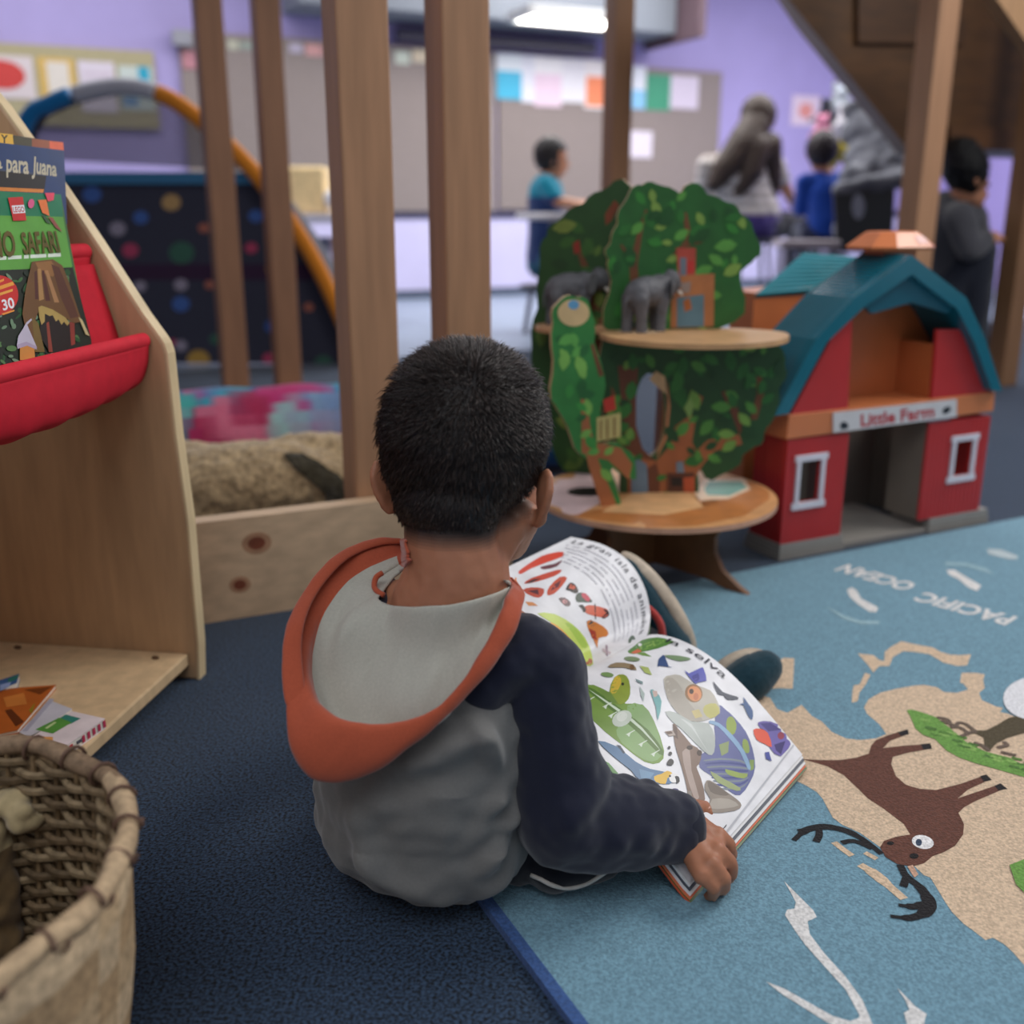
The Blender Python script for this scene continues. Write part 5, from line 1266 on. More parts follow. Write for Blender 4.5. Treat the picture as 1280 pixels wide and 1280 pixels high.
# neck and shoulders
b.chain([(hp(0, -.030, .0), .050), (hp(0, -.036, -.045), .047), (V(573, 722, .955), .052), (V(560, 765, .96), .060)])
b.cap(V(562, 768, .96), .046, V(668, 820, .945), .030); b.cap(V(560, 765, .97), .046, V(440, 775, 1.03), .030)
TB = dict(seat=Vector((-.085, .965, .088)), mid=Vector((-.082, .945, .165)), chest=Vector((-.070, .965, .235)))
b.ell(TB['seat'], (.10, .085, .07), TM); b.ell(TB['mid'], (.09, .07, .10), TM); b.ell(TB['chest'], (.095, .07, .09), TM)
# arms (under the sleeves)
SHR, ELR, WRR = V(677, 842, .930), V(706, 1026, .878), HAND['wr']
b.chain([(SHR, .036), (SHR.lerp(ELR, .5), .033), (ELR, .031), (ELR.lerp(WRR, .5), .027), (WRR, .021)])
SHL, ELL, WRL = Vector((-.165, 1.035, .268)), Vector((-.19, 1.12, .15)), Vector((-.115, 1.215, .185))
b.chain([(SHL, .036), (ELL, .030), (WRL, .020)])
# right hand: palm, four curled fingers, thumb
H = HAND
for m in H['mcp']: b.cap(H['wr'], .0165, m-Z*.003, .0088)
for i in range(3): b.cap(H['mcp'][i]-Z*.004, .0085, H['mcp'][i+1]-Z*.004, .0085)
for i in range(4):
    k = (1.0, 1.04, 1.0, .86)[i]
    b.chain([(H['mcp'][i], .0088*k), (H['pip'][i], .0080*k), (H['dip'][i], .0070*k), (H['tip'][i], .0062*k)], 10)
th = [gz(858, 1018, .058), gz(870, 1010, .053), gz(880, 1009, .047), gz(885, 1017, .044)]
b.chain([(th[0], .0125), (th[1], .0098), (th[2], .0085), (th[3], .0072)], 10); b.cap(H['wr'], .016, th[0], .0125); b.cap(th[0], .011, H['mcp'][0]-Z*.003, .0085)
# left hand under the raised page
hd_ = Vector((.07, .075, .0)).normalized(); hs = Vector((-hd_.y, hd_.x, 0))
pc = WRL+hd_*.04
b.cap(WRL, .018, pc, .019)
for i, o_ in enumerate((-.021, -.007, .007, .021)):
    p = pc+hs*o_+hd_*.006; L = (.030, .034, .032, .025)[i]
    b.chain([(p, .0085), (p+hd_*L*.6+Z*.004, .0078), (p+hd_*L+Z*.0, .007), (p+hd_*(L*1.2)-Z*.008, .006)], 10)
b.chain([(WRL+hd_*.015-hs*.014, .0105), (WRL+hd_*.03-hs*.032+Z*.004, .009), (WRL+hd_*.052-hs*.036+Z*.006, .0072)], 10)
# legs under the trousers
LEG = dict(hR=Vector((-.015, .95, .066)), kR=Vector((.125, 1.135, .046)), aR=Vector((.245, 1.325, .038)), hL=Vector((-.125, 1.02, .07)), kL=Vector((.03, 1.235, .095)), aL=Vector((.205, 1.435, .042)))
for k in 'RL': b.chain([(LEG['h'+k], .05), (LEG['k'+k], .036), (LEG['a'+k], .024)])
b = displace(blob(b, .0030, 4), lambda p, n: .0004*nz(p, 120))
def hairline(q):
    """height of a point of the head above the hairline"""
    x, y, z = q
    if y > .055: return z-(.062+.2*(y-.055))
    line = -.034
    if y > -.052: line = -.034+(y+.052)*.55
    if y > -.012: line = -.012+(y+.012)*.7
    if y > .03: line = .042+(y-.03)*.9
    return z-line
def skin(p, n):
    d = p-Hc
    if abs((HM.inverted() @ d).z+.043) < .012 and (HM.inverted() @ d).y > .085: return (150, 84, 76)
    q = HM.inverted() @ d; f = hairline(q)
    t = max(0, min(1, (f+.016)/.018)) if abs(q.x) < .071 else 0; return tuple(a_*(1-t)+c_*t for a_, c_ in zip((172, 116, 88), (50, 38, 34)))
recolor(b, skin)
bv_skin = b.bvh(); body = obj('body', b, M_skin, boy, smooth=0)
for s in (-1, 1):
    b = B(); b.ell(hp(s*.030, .086, .006), (.0125,)*3, HM, 14, 10); recolor(b, lambda p, n: (34, 22, 18) if (HM.inverted() @ (p-Hc)).y > .0955 else (226, 222, 216)); obj('eye', b, M_plast, body, smooth=0)
    b = B(); b.col(30, 24, 22); b.tube([hp(s*.018, .098, .028), hp(s*.030, .098, .033), hp(s*.044, .088, .029)], .0028, 6); obj('eyebrow', b, M_hair, body, smooth=0)
# nails on the gripping hand
for i in range(4):
    b = B(); b.col(196, 140, 116); d = (H['tip'][i]-H['dip'][i]).normalized(); b.ell(H['dip'][i].lerp(H['tip'][i], .8)+Vector((.0045, -.003, 0)), (.003, .0028, .0042), None, 10, 6); obj('fingernail', b, M_plast, body, smooth=0)
b = B(); b.col(196, 140, 116); b.ell(th[2].lerp(th[3], .7)+Vector((0, -.001, .0062)), (.0042, .0045, .0016), None, 10, 6); obj('fingernail', b, M_plast, body, smooth=0)

# ---- hair: dark cap and thousands of short strands
b = B()
b.ell(hp(0, -.004, .052), (.081, .093, .091), HM, 48, 32); b.ell(hp(0, -.036, .036), (.072, .058, .068), HM); b.ell(hp(0, .045, .06), (.066, .052, .060), HM)
b.ell(hp(0, -.050, -.004), (.054, .040, .048), HM)
b = blob(b, .004, 3)
HI = HM.inverted()
def scalp(p): return hairline(HI @ (p-Hc)) > .004
dead = [v for v in b.bm.verts if not scalp(v.co)]
bmesh.ops.delete(b.bm, geom=dead, context='VERTS'); b.bm.normal_update()
recolor(b, lambda p, n: (33, 27, 26))
whorl = HI @ (V(602, 446, .93)-Hc)
tris = [(f.calc_center_median().copy(), f.normal.copy(), f.calc_area()) for f in b.bm.faces]
cap = obj('hair', b, M_hairg, boy, smooth=0)
b = B(); r = random.Random(21); tot = sum(t[2] for t in tris); NH = 17000
for c, n, a in tris:
    m = NH*a/tot; k = int(m)+(1 if r.random() < m-int(m) else 0)
    q = HI @ (c-Hc)
    for _ in range(k):
        p = c+Vector((r.uniform(-1, 1), r.uniform(-1, 1), r.uniform(-1, 1)))*.0022
        # combed away from the whorl, downwards at the back and sides
        away = HM @ Vector((q.x-whorl.x, q.y-whorl.y, q.z-whorl.z)); away = (away-n*away.dot(n))
        away = away.normalized() if away.length > 1e-5 else Vector((1, 0, 0))
        lift = .75 if q.z > .105 else (.42 if q.z > .05 else .16)
        L = min(.017 if q.z > .09 else .013, .0035+.16*max(0, hairline(q)-.004))*r.uniform(.7, 1.25)
        j = Vector((r.gauss(0, 1), r.gauss(0, 1), r.gauss(0, 1)))*.11
        d1 = (away*(1-lift)+n*lift+j).normalized(); d2 = (away*1.0+n*lift*.45+j-Z*.1).normalized()
        w = d1.cross(n); w = w.normalized()*.00042 if w.length > 1e-4 else Vector((.0004, 0, 0)); w2 = d1.cross(w).normalized()*.00042
        g = r.uniform(.7, 1.7); b.col(43*g, 35*g, 32*g)
        base = [b.bm.verts.new(p+w-n*.001), b.bm.verts.new(p-w*.5+w2-n*.001), b.bm.verts.new(p-w*.5-w2-n*.001)]; pm = p+d1*L*.55
        mid = [b.bm.verts.new(pm+w*.75), b.bm.verts.new(pm-w*.4+w2*.75), b.bm.verts.new(pm-w*.4-w2*.75)]; tp = b.bm.verts.new(pm+d2*L*.5)
        for i in range(3): b.face([base[i], base[(i+1) % 3], mid[(i+1) % 3], mid[i]]); b.face([mid[i], mid[(i+1) % 3], tp])
o = obj('hair_strands', b, M_hairg, cap, smooth=0, keep=1); o['kind'] = 'stuff'

# ---- hoodie body (heather grey)
GREY = (114, 113, 111); NAVY = (29, 32, 49)
b = B()
b.ell(Vector((-.088, .952, .076)), (.127, .110, .088), TM); b.ell(Vector((-.088, .945, .120)), (.124, .106, .09), TM); b.ell(TB['mid'], (.117, .094, .120), TM); b.ell(TB['chest']+Vector((0, .006, -.01)), (.108, .078, .075), TM)
b.cap(SHL+Vector((.02, -.01, -.01)), .042, SHR+Vector((-.02, .015, -.005)), .040)
b = blob(b, .0036, 6)
b.bm.verts.ensure_lookup_table()
def fold(p, a, c, w, h):
    """a soft ridge between two points"""
    d = c-a; t = max(0, min(1, (p-a).dot(d)/d.length_squared)); q = (p-a-d*t).length; return h*math.exp(-(q/w)**2)*math.sin(math.pi*(.12+.76*t))
S_ = lambda x, y: V(x, y, .855)
FOLDS = [(S_(590, 1090), S_(676, 1000), .010, .010), (S_(560, 1060), S_(668, 960), .010, .009), (S_(470, 1010), S_(590, 985), .013, .006), (S_(430, 1060), S_(560, 1120), .013, .007), (S_(500, 960), S_(640, 905), .012, .007), (S_(600, 1130), S_(680, 1070), .010, .009), (S_(420, 985), S_(480, 1090), .014, .005), (S_(540, 1035), S_(640, 1010), .010, -.007), (S_(590, 900), S_(630, 960), .010, .010), (S_(615, 1050), S_(670, 1035), .009, -.008), (S_(660, 985), S_(690, 1070), .009, .008)]
displace(b, lambda p, n: 2.3*sum(fold(p, *f) for f in FOLDS)*(1 if n.y < .3 else 0)+.0045*nz((p.x*.8+p.z*.7, p.y, p.z*1.4-p.x*.6), 26)+.0016*nz(p, 60, 4))
for v in b.bm.verts: v.co.z = max(v.co.z, .010)
recolor(b, lambda p, n: GREY)
bv_body = b.bvh(); hood_body = obj('hoodie', b, M_sweat, boy, smooth=0)
# hem band under the back
# ---- sleeves (navy, raglan)
def sleeve(ch, nm, crumple, sd=0):
    b = B(); b.chain(ch, 16); b = blob(b, .0034, 5)
    displace(b, lambda p, n: 1.3*sum(fold(p, f[0], f[1], f[2]*1.5, f[3]) for f in crumple)+.0040*nz((p.x, p.y*.6, p.z), 30, sd)+.0014*nz(p, 70, sd+1)); recolor(b, lambda p, n: NAVY)
    bvs.append(b.bvh()); return obj(nm, b, M_sweat, hood_body, smooth=0)
bvs = [bv_body]
CF = ELR.lerp(WRR, .88)
up = lambda t: SHR.lerp(ELR, t)
fo = lambda t: ELR.lerp(CF, t)
R_ch = [(V(628, 812, .925), .036), (V(652, 822, .928), .044), (SHR, .0455), (up(.35), .0445), (up(.7), .046), (ELR, .048), (fo(.35), .047), (fo(.7), .044), (CF, .038)]
cr = [(fo(.25)+Vector((-.02, .03, .045)), fo(.30)+Vector((.02, -.045, .0)), .008, .008), (fo(.45)+Vector((-.01, .03, .04)), fo(.50)+Vector((.02, -.045, .0)), .007, .007), (fo(.63)+Vector((-.01, .03, .04)), fo(.68)+Vector((.01, -.045, .0)), .007, .007), (fo(.8)+Vector((0, .03, .04)), fo(.84)+Vector((.01, -.04, 0)), .006, .006),
      (up(.9)+Vector((.04, .02, .03)), up(1.0)+Vector((.0, -.05, .02)), .008, .008), (up(.7)+Vector((.045, .02, 0)), up(.8)+Vector((0, -.05, 0)), .010, .006)]
# yoke reaching under the hood
R_ch = [(V(600, 862, .893), .026), (V(622, 830, .910), .036)]+R_ch[1:]
slv = sleeve(R_ch, 'sleeve', cr)
d = (WRR-ELR).normalized()
b = B(); b.col(26, 29, 45)
a = d.cross(Z).normalized(); u2 = a.cross(d)
CM = Matrix((a, u2, d)).transposed()
prf = [(.030, -.004), (.036, -.006), (.0375, .002), (.037, .016), (.035, .022), (.031, .024), (.028, .020), (.027, .004)]
b.loft([[CF+CM @ Vector((rr*math.cos(k*math.tau/28), rr*.95*math.sin(k*math.tau/28), z)) for k in range(28)] for rr, z in prf], caps=False)
obj('cuff', b, M_sweat, slv, smooth=60)
L_ch = [(V(470, 800, .965), .045), (SHL, .050), (SHL.lerp(ELL, .5), .047), (ELL, .045), (ELL.lerp(WRL, .6), .038), (ELL.lerp(WRL, .9), .030)]
sleeve(L_ch, 'sleeve', [], 5)
# raglan seam on the grey back
# ---- hood
ST = [  # rim inner edge (px, depth), outer/lower edge (px, depth), neck seam (px, depth), pouch floor (px, depth)
 ((512, 690, 1.045), (508, 672, 1.050), (516, 700, 1.020), (512, 696, 1.025)),
 ((478, 692, 1.030), (470, 671, 1.040), (494, 722, 1.000), (478, 716, 1.005)),
 ((436, 712, 1.000), (424, 688, 1.005), (482, 736, .975), (440, 742, .975)),
 ((402, 760, .955), (378, 738, .950), (476, 742, .955), (404, 800, .930)),
 ((384, 815, .905), (354, 800, .890), (480, 745, .945), (402, 860, .905)),
 ((390, 866, .865), (354, 880, .848), (492, 748, .940), (420, 905, .880)),
 ((422, 898, .842), (364, 950, .826), (508, 748, .935), (446, 925, .862)),
 ((462, 907, .836), (390, 984, .820), (528, 748, .932), (484, 930, .855)),
 ((506, 904, .836), (446, 980, .824), (552, 748, .930), (524, 920, .855)),
 ((552, 884, .842), (524, 926, .836), (578, 746, .930), (562, 892, .862)),
 ((592, 836, .858), (586, 868, .852), (600, 742, .932), (596, 840, .880)),
 ((622, 778, .885), (634, 806, .876), (618, 738, .940), (622, 784, .905)),
 ((634, 748, .910), (652, 764, .900), (630, 734, .950), (632, 750, .925)),
 ((640, 734, .940), (654, 738, .935), (636, 730, .960), (638, 736, .950)),
 ((630, 726, .965), (640, 722, .968), (628, 724, .972), (629, 727, .970))]
def dense(idx): return smooth_curve([V(*s[idx]) for s in ST], 7)
RI, OU, NE, FL = dense(0), dense(1), dense(2), dense(3)
N_ = len(RI)
b = B(); SAGE = (182, 180, 168); TERRA = (176, 84, 58)
rows = []
for i in range(N_):
    t = i/(N_-1); ri, ou, ne, fl = RI[i], OU[i], NE[i], FL[i]
    w = (ri-ou).length; out = (ou-ri).normalized(); away = (ou-Vector((-.07, .97, ou.z))).normalized()
    bulge = min(.014, w*.28)
    prof = [ne]
    dn = fl-ne
    for k in (.25, .5, .75): prof.append(ne+dn*k-Z*(.010*math.sin(k*math.pi))*min(1, dn.length/.08)+away*.006*math.sin(k*math.pi))
    prof.append(fl)
    prof.append(fl.lerp(ri, .45)+away*min(.008, w*.2))
    prof.append(ri-away*.001)                                       # inside of rim
    prof.append(ri+Z*min(.006, w*.15)+away*min(.008, w*.2))           # rolled top
    for k in (.3, .62): prof.append(ri.lerp(ou, k)+away*bulge*(1-.3*k))
    prof.append(ou)
    prof.append(ou.lerp(ne, .22)-Z*min(.006, w*.1)); 
    rows.append(prof)
m = len(rows[0])
grid = [[b.bm.verts.new(p) for p in r_] for r_ in rows]
for i in range(N_-1):
    for j in range(m-1):
        orange = j >= 5 or i < 3
        b.col(*(TERRA if orange else SAGE)); b.face([grid[i][j], grid[i][j+1], grid[i+1][j+1], grid[i+1][j]])
bmesh.ops.subdivide_edges(b.bm, edges=b.bm.edges[:], cuts=1, use_grid_fill=True)
bmesh.ops.smooth_vert(b.bm, verts=b.bm.verts[:], factor=.5, use_axis_x=True, use_axis_y=True, use_axis_z=True)
b.bm.normal_update()
hf = [(V(530, 860, .90), V(585, 770, .93), .010, .008), (V(455, 840, .90), V(520, 760, .93), .012, -.006), (V(545, 800, .91), V(625, 750, .92), .008, .005), (V(410, 840, .90), V(450, 760, .95), .010, .007), (V(500, 890, .87), V(600, 800, .90), .012, .007), (V(470, 880, .88), V(500, 780, .93), .010, -.005), (V(560, 850, .88), V(560, 770, .92), .010, -.005)]
displace(b, lambda p, n: sum(fold(p, *f) for f in hf)*2.2+.0022*nz(p, 30)+.0010*nz(p, 75, 2))
fit_over(b, bvs+[bv_skin], .006); bmesh.ops.smooth_vert(b.bm, verts=b.bm.verts[:], factor=.5, use_axis_x=True, use_axis_y=True, use_axis_z=True); fit_over(b, bvs+[bv_skin], .004)
hood = obj('hood', b, M_sweat, hood_body, smooth=0, solid=.0035, keep=1, sub=1)
# small loop of the collar showing inside the hood
b = B(); b.col(*TERRA); b.tube(smooth_curve([V(478, 716, .985), V(470, 722, .980), V(468, 734, .972), V(474, 741, .965), V(480, 744, .962)], 4), .003, 8); obj('collar_tape', b, M_sweat, hood_body, smooth=0)

# ---- trousers with pale piping
b = B()
b.ell(TB['seat']+Vector((.03, .01, -.02)), (.105, .09, .066), TM)
for k, rr in (('R', (.058, .045, .034)), ('L', (.060, .052, .040))): b.chain([(LEG['h'+k], rr[0]), (LEG['k'+k], rr[1]), (LEG['a'+k], rr[2])], 16)
b.cap(G(694, 1080, .040), .030, G(744, 1068, .040), .030); b.cap(Vector((.005, .93, .052)), .045, LEG['kR']+Vector((.01, -.01, -.004)), .046)
b = displace(blob(b, .004, 4), lambda p, n: .003*nz(p, 30)+.0012*nz(p, 70, 2))
for v in b.bm.verts: v.co.z = max(v.co.z, .0095)
recolor(b, lambda p, n: (17, 18, 27)); bv = b.bvh()
tr_ = obj('trousers', b, M_sweat, boy, smooth=0)
b = B(); b.col(196, 190, 182); pts = []
for x, y in ((664, 1094), (676, 1099), (692, 1107), (712, 1110), (732, 1105), (748, 1096), (760, 1088), (776, 1080)):
    d = ray(x, y).normalized(); h = bv.ray_cast(CAM, d); pts.append((h[0] if h[0] is not None else G(x, y, .02))-d*.001)
b.tube(smooth_curve(pts, 3), .0024, 6); obj('piping', b, M_fab, tr_, smooth=0)

# ---- shoes
def shoe(heel, toe, soln, nm):
    """heel, toe: along the sole; soln: the way the sole faces"""
    t = obj_shoe = B(); d = toe-heel; L = d.length; d = d.normalized(); n = (soln-d*soln.dot(d)).normalized(); s = d.cross(n)
    P = lambda a, c, e: heel+d*(a*L)+s*c-n*e
    b = B(); b.chain([(P(.12, 0, .034), .029), (P(.35, 0, .036), .031), (P(.65, 0, .030), .033), (P(.88, 0, .025), .026)], 16); b.chain([(P(.12, 0, .034), .030), (P(.15, 0, .072), .031)], 16)
    b = displace(blob(b, .0028, 4), lambda p, n_: .0006*nz(p, 240)); recolor(b, lambda p, n_: (26, 58, 70)); up_ = obj('shoe', b, M_fab, boy, smooth=0)
    b = B(); b.col(196, 180, 160)
    out = []
    for k in range(40):
        a = k*math.tau/40; ca_, sa_ = math.cos(a), math.sin(a)
        wdt = .034+.004*ca_
        out.append((.5+.53*ca_, wdt*sa_*(1-.18*(1-abs(sa_))) if abs(sa_) > .001 else 0))
    sc_ = [(1.0, .004), (1.04, .007), (1.04, .014), (.98, .022), (.90, .024)]
    b.loft([[P(.5+(x-.5)*k_, y*k_, e-.004) for x, y in out] for k_, e in sc_]); obj('sole', b, M_rubber, up_, smooth=50)
    return P, up_
Pl, ul = shoe(V(866, 806, 1.465), V(784, 694, 1.50), Vector((.62, .70, .35)), 'shoe')
b = B(); b.col(186, 70, 66); b.tube(smooth_curve([V(806, 757, 1.410), V(818, 768, 1.406), V(826, 782, 1.402), V(828, 798, 1.400)], 5), .006, 8); obj('shoe_lining', b, M_fab, ul, smooth=0)
Pr, ur_ = shoe(V(878, 868, 1.37), V(958, 822, 1.385), Vector((.36, .92, .16)), 'shoe')
# ================================================================ THE OPEN BOOK
PR = G(1003, 943, .034); PBt = G(862, 1102, .026)            # right page: outer top and outer bottom corners
SPt = G(808, 795, .125)                                     # head of the spine
SPb = SPt+(PBt-PR); SPb.z = .140
bkT = thing('picture_book', 'large open picture book of jungle animals lying over the boy\'s legs', 'book', tuple((SPt+SPb)/2-Z*.05))
NB = 24
def right_page(u, v, off=0.0):
    a = SPt.lerp(SPb, v); c = PR.lerp(PBt, v); p = a.lerp(c, u); n = (c-a).cross(SPb-SPt).normalized(); n = n if n.z > 0 else -n
    bulge = .034*math.sin(math.pi*min(1, max(0, u))**.72)*(1-.35*v)
    return p+n*(bulge+off)
LP = [V(808, 795, SPt.y), V(813, 770, 1.372), V(806, 735, 1.395), V(786, 702, 1.420), V(754, 681, 1.438), V(714, 671, 1.448)]
lc_ = smooth_curve(LP, 8)
ln = [0]
for i in range(1, len(lc_)): ln.append(ln[-1]+(lc_[i]-lc_[i-1]).length)
SV = SPb-SPt
def left_page(u, v, off=0.0):
    t = u*ln[-1]; k = max(i for i in range(len(ln)) if ln[i] <= t+1e-9); k = min(k, len(ln)-2); f = (t-ln[k])/(ln[k+1]-ln[k]); p = lc_[k].lerp(lc_[k+1], f)
    tg = (lc_[k+1]-lc_[k]).normalized(); n = tg.cross(SV).normalized()
    n = n if n.dot(CAM-p) > 0 else -n
    return p+SV*v*.96+n*off-Z*.02*v*u
def sheet(fn, b, off, u0=0, u1=1, v0=0, v1=1, nu=26, nv=18):
    g = [[b.bm.verts.new(fn(u0+(u1-u0)*i/nu, v0+(v1-v0)*j/nv, off)) for j in range(nv+1)] for i in range(nu+1)]
    for i in range(nu):
        for j in range(nv): b.face([g[i][j], g[i+1][j], g[i+1][j+1], g[i][j+1]])
    return g
def block(fn, o0, o1, u0, u1, v0, v1, col, nm, mat=M_paper, edge=None):
    b = B(); b.col(*col); g0 = sheet(fn, b, o0, u0, u1, v0, v1); g1 = sheet(fn, b, o1, u0, u1, v0, v1); nu, nv = len(g0)-1, len(g0[0])-1
    if edge: b.col(*edge)
    for i in range(nu): b.face([g0[i][0], g0[i+1][0], g1[i+1][0], g1[i][0]]); b.face([g0[i][nv], g0[i+1][nv], g1[i+1][nv], g1[i][nv]])
    for j in range(nv): b.face([g0[0][j], g0[0][j+1], g1[0][j+1], g1[0][j]]); b.face([g0[nu][j], g0[nu][j+1], g1[nu][j+1], g1[nu][j]])
    return obj(nm, b, mat, bkT, smooth=40)
# right half: cover, three page bundles stepping outwards
block(right_page, -.0165, -.0135, .0, 1.052, -.010, 1.018, (72, 104, 58), 'cover', M_print, (206, 92, 60))
for i, (o0, o1, u1, v1, c, e) in enumerate(((-.0135, -.0108, 1.042, 1.014, (222, 112, 74), (226, 120, 80)), (-.0107, -.0075, 1.034, 1.010, (232, 230, 230), (232, 230, 230)), (-.0074, -.0052, 1.022, 1.007, (92, 96, 106), (70, 74, 84)), (-.0051, -.0030, 1.011, 1.003, (236, 234, 234), (226, 226, 228)))):
    block(right_page, o0, o1, .004, u1, -.002, v1, c, 'page_bundle', M_paper, e)
block(left_page, -.0060, -.0008, .0, .996, .002, .998, (228, 226, 224), 'page_bundle', M_paper, (214, 212, 212))
block(left_page, -.0090, -.0061, .0, 1.02, -.006, 1.014, (72, 104, 58), 'cover', M_print)
zz = lambda s, ox, oy: (lambda x, y: (ox+x/s, oy+y/s))
q7 = zz(4.267, 700, 800); q3 = zz(8.53, 690, 660); q5 = zz(3.122, 600, 660)
L_ = [0]
def dec(b, bv, c, pts, f=None, step=7):
    L_[0] += 1; b.col(*c); q = [f(*p) if f else p for p in pts]; q = [(p.x, p.y) for p in smooth_curve([(p[0], p[1], 0) for p in q], 2, True)] if 4 < len(q) < 16 else q; b.decal(q, bv, .00015+.000012*L_[0], step)
def ins(b, bv, f, x, y, s, a, c, c2=None):
    """a little printed butterfly or beetle"""
    ca_, sa_ = math.cos(a), math.sin(a); T_ = lambda u, v: (x+s*(u*ca_-v*sa_), y+s*(u*sa_+v*ca_))
    dec(b, bv, c, [T_(*p) for p in ((0, 0), (.3, -.9), (1, -1), (.9, -.2), (.3, 0), (.9, .3), (.7, .9), (.2, .6))], f); dec(b, bv, c2 or c, [T_(*p) for p in ((0, 0), (-.3, -.9), (-1, -1), (-.9, -.2), (-.3, 0), (-.9, .3), (-.7, .9), (-.2, .6))], f)
    dec(b, bv, (40, 34, 34), [T_(*p) for p in ((-.08, -.6), (.08, -.6), (.08, .8), (-.08, .8))], f)
# ---- right page
b = B(); b.col(238, 237, 240); sheet(right_page, b, 0, 0, 1, 0, 1, 80, 8); bv = b.bvh()
D = lambda c, pts, f=q7, st=7: dec(b, bv, c, pts, f, st)
D((92, 140, 66), [(360, 62), (400, 30), (440, 0), (520, -14), (590, 2), (604, 14), (520, 46), (440, 64), (392, 76)]); D((140, 176, 90), [(420, 40), (480, 8), (560, 2), (520, 28), (450, 52)]); D((214, 110, 80), [(376, 70), (420, 44), (436, 62), (404, 74)]); D((120, 156, 80), [(400, 70), (450, 66), (490, 90), (440, 84)])
D((118, 150, 62), [(60, 262), (110, 246), (180, 240), (280, 290), (350, 340), (440, 345), (500, 430), (555, 590), (530, 655), (450, 650), (330, 560), (240, 490), (150, 410), (60, 380)]); D((136, 170, 108), [(360, 350), (440, 348), (500, 436), (545, 580), (520, 640), (450, 640), (330, 550), (300, 480), (350, 470)])
D((84, 118, 44), [(120, 250), (180, 262), (330, 372), (470, 480), (552, 596), (530, 610), (420, 500), (300, 396), (160, 286)]); D((206, 220, 196), [(150, 262), (330, 380), (440, 470), (536, 590), (430, 478), (322, 392)])
for x, y in ((160, 316), (250, 346), (280, 396), (374, 494), (440, 548), (506, 600)): D((214, 224, 206), [(x-26, y+12), (x, y-2), (x+24, y-14), (x+22, y-8), (x+2, y+4), (x-4, y+22), (x-10, y+20), (x-8, y+10)])
D((196, 204, 190), ellipse(330, 420, 56, 40, 16, -30)); D((214, 218, 208), ellipse(330, 410, 30, 24, 14, -30))
D((140, 156, 52), [(290, 200), (338, 184), (368, 216), (374, 290), (346, 336), (300, 340), (262, 280)]); D((206, 176, 60), [(290, 204), (316, 194), (326, 230), (296, 284), (268, 276)]); D((40, 40, 24), ellipse(334, 236, 8, 8, 10)); D((110, 140, 60), [(200, 262), (268, 280), (310, 340), (250, 320)])
D((104, 110, 160), [(840, 350), (880, 370), (930, 415), (990, 490), (1026, 580), (1040, 680), (1012, 760), (960, 828), (900, 806), (800, 720), (744, 680), (752, 610), (826, 566), (822, 470)])
for i in range(9): D((76, 84, 140) if i % 2 else (132, 142, 150), [(770+i*8, 640+i*18), (860, 630+i*20), (960, 640+i*18), (1000, 660+i*12), (998, 668+i*12), (958, 650+i*18), (860, 640+i*20), (774+i*8, 648+i*18)])
D((150, 168, 76), [(890, 420), (918, 410), (940, 450), (930, 500), (900, 506), (886, 470)]); D((150, 170, 84), [(976, 530), (1000, 540), (1010, 596), (990, 604), (972, 570)]); D((146, 160, 110), [(846, 560), (900, 540), (896, 600), (860, 620)]); D((156, 174, 90), [(880, 690), (960, 710), (1000, 716), (980, 740), (900, 722)]); D((160, 172, 120), [(800, 700), (870, 740), (960, 790), (940, 806), (840, 760)]); D((140, 164, 90), [(1010, 640), (1034, 640), (1032, 690), (1012, 700)])
D((142, 176, 208), [(800, 430), (850, 446), (920, 510), (980, 590), (1016, 680), (1000, 690), (960, 600), (900, 524), (840, 462), (796, 446)])
D((192, 186, 174), [(552, 210), (590, 190), (640, 190), (720, 240), (800, 270), (838, 330), (852, 392), (770, 432), (690, 432), (620, 384), (572, 312)]); D((176, 168, 156), [(560, 214), (600, 204), (650, 260), (690, 340), (760, 428), (690, 428), (620, 380), (574, 310)]); D((196, 190, 110), [(772, 350), (830, 340), (850, 392), (800, 420), (764, 386)]); D((206, 190, 130), [(700, 380), (740, 370), (760, 410), (720, 420)])
D((150, 110, 70), ellipse(712, 286, 46, 50, 18, -30)); D((222, 146, 96), ellipse(716, 288, 36, 42, 18, -30)); D((70, 46, 34), ellipse(700, 276, 12, 14, 12)); D((200, 120, 80), ellipse(724, 304, 14, 20, 12))
D((184, 190, 184), [(560, 384), (620, 390), (700, 436), (790, 446), (824, 520), (820, 600), (790, 614), (730, 560), (690, 520), (640, 470), (600, 440)]); D((206, 210, 206), [(640, 420), (700, 470), (760, 560), (790, 600), (740, 520), (700, 450)])
D((134, 110, 96), [(600, 450), (626, 470), (630, 556), (700, 560), (752, 600), (742, 660), (726, 680), (750, 740), (772, 850), (730, 900), (690, 850), (664, 740), (636, 640), (612, 560)]); D((96, 72, 60), [(602, 450), (622, 470), (628, 530), (608, 520)]); D((176, 156, 146), [(650, 600), (690, 590), (700, 700), (740, 840), (712, 840), (672, 720)]); D((60, 44, 36), ellipse(690, 576, 16, 12, 10)); D((70, 50, 40), ellipse(742, 604, 14, 16, 10)); D((176, 160, 150), [(556, 490), (600, 484), (616, 510), (580, 516)]); D((104, 80, 66), [(560, 492), (590, 488), (600, 500), (574, 506)])
D((150, 138, 126), [(780, 750), (820, 762), (870, 800), (940, 850), (966, 884), (930, 912), (796, 922), (800, 850), (770, 800)]); D((120, 108, 98), [(784, 756), (820, 768), (900, 826), (850, 830), (800, 810)]); D((176, 166, 154), [(810, 850), (900, 850), (950, 884), (880, 900), (806, 900)]); D((140, 130, 120), [(676, 810), (700, 806), (700, 850), (684, 850)])
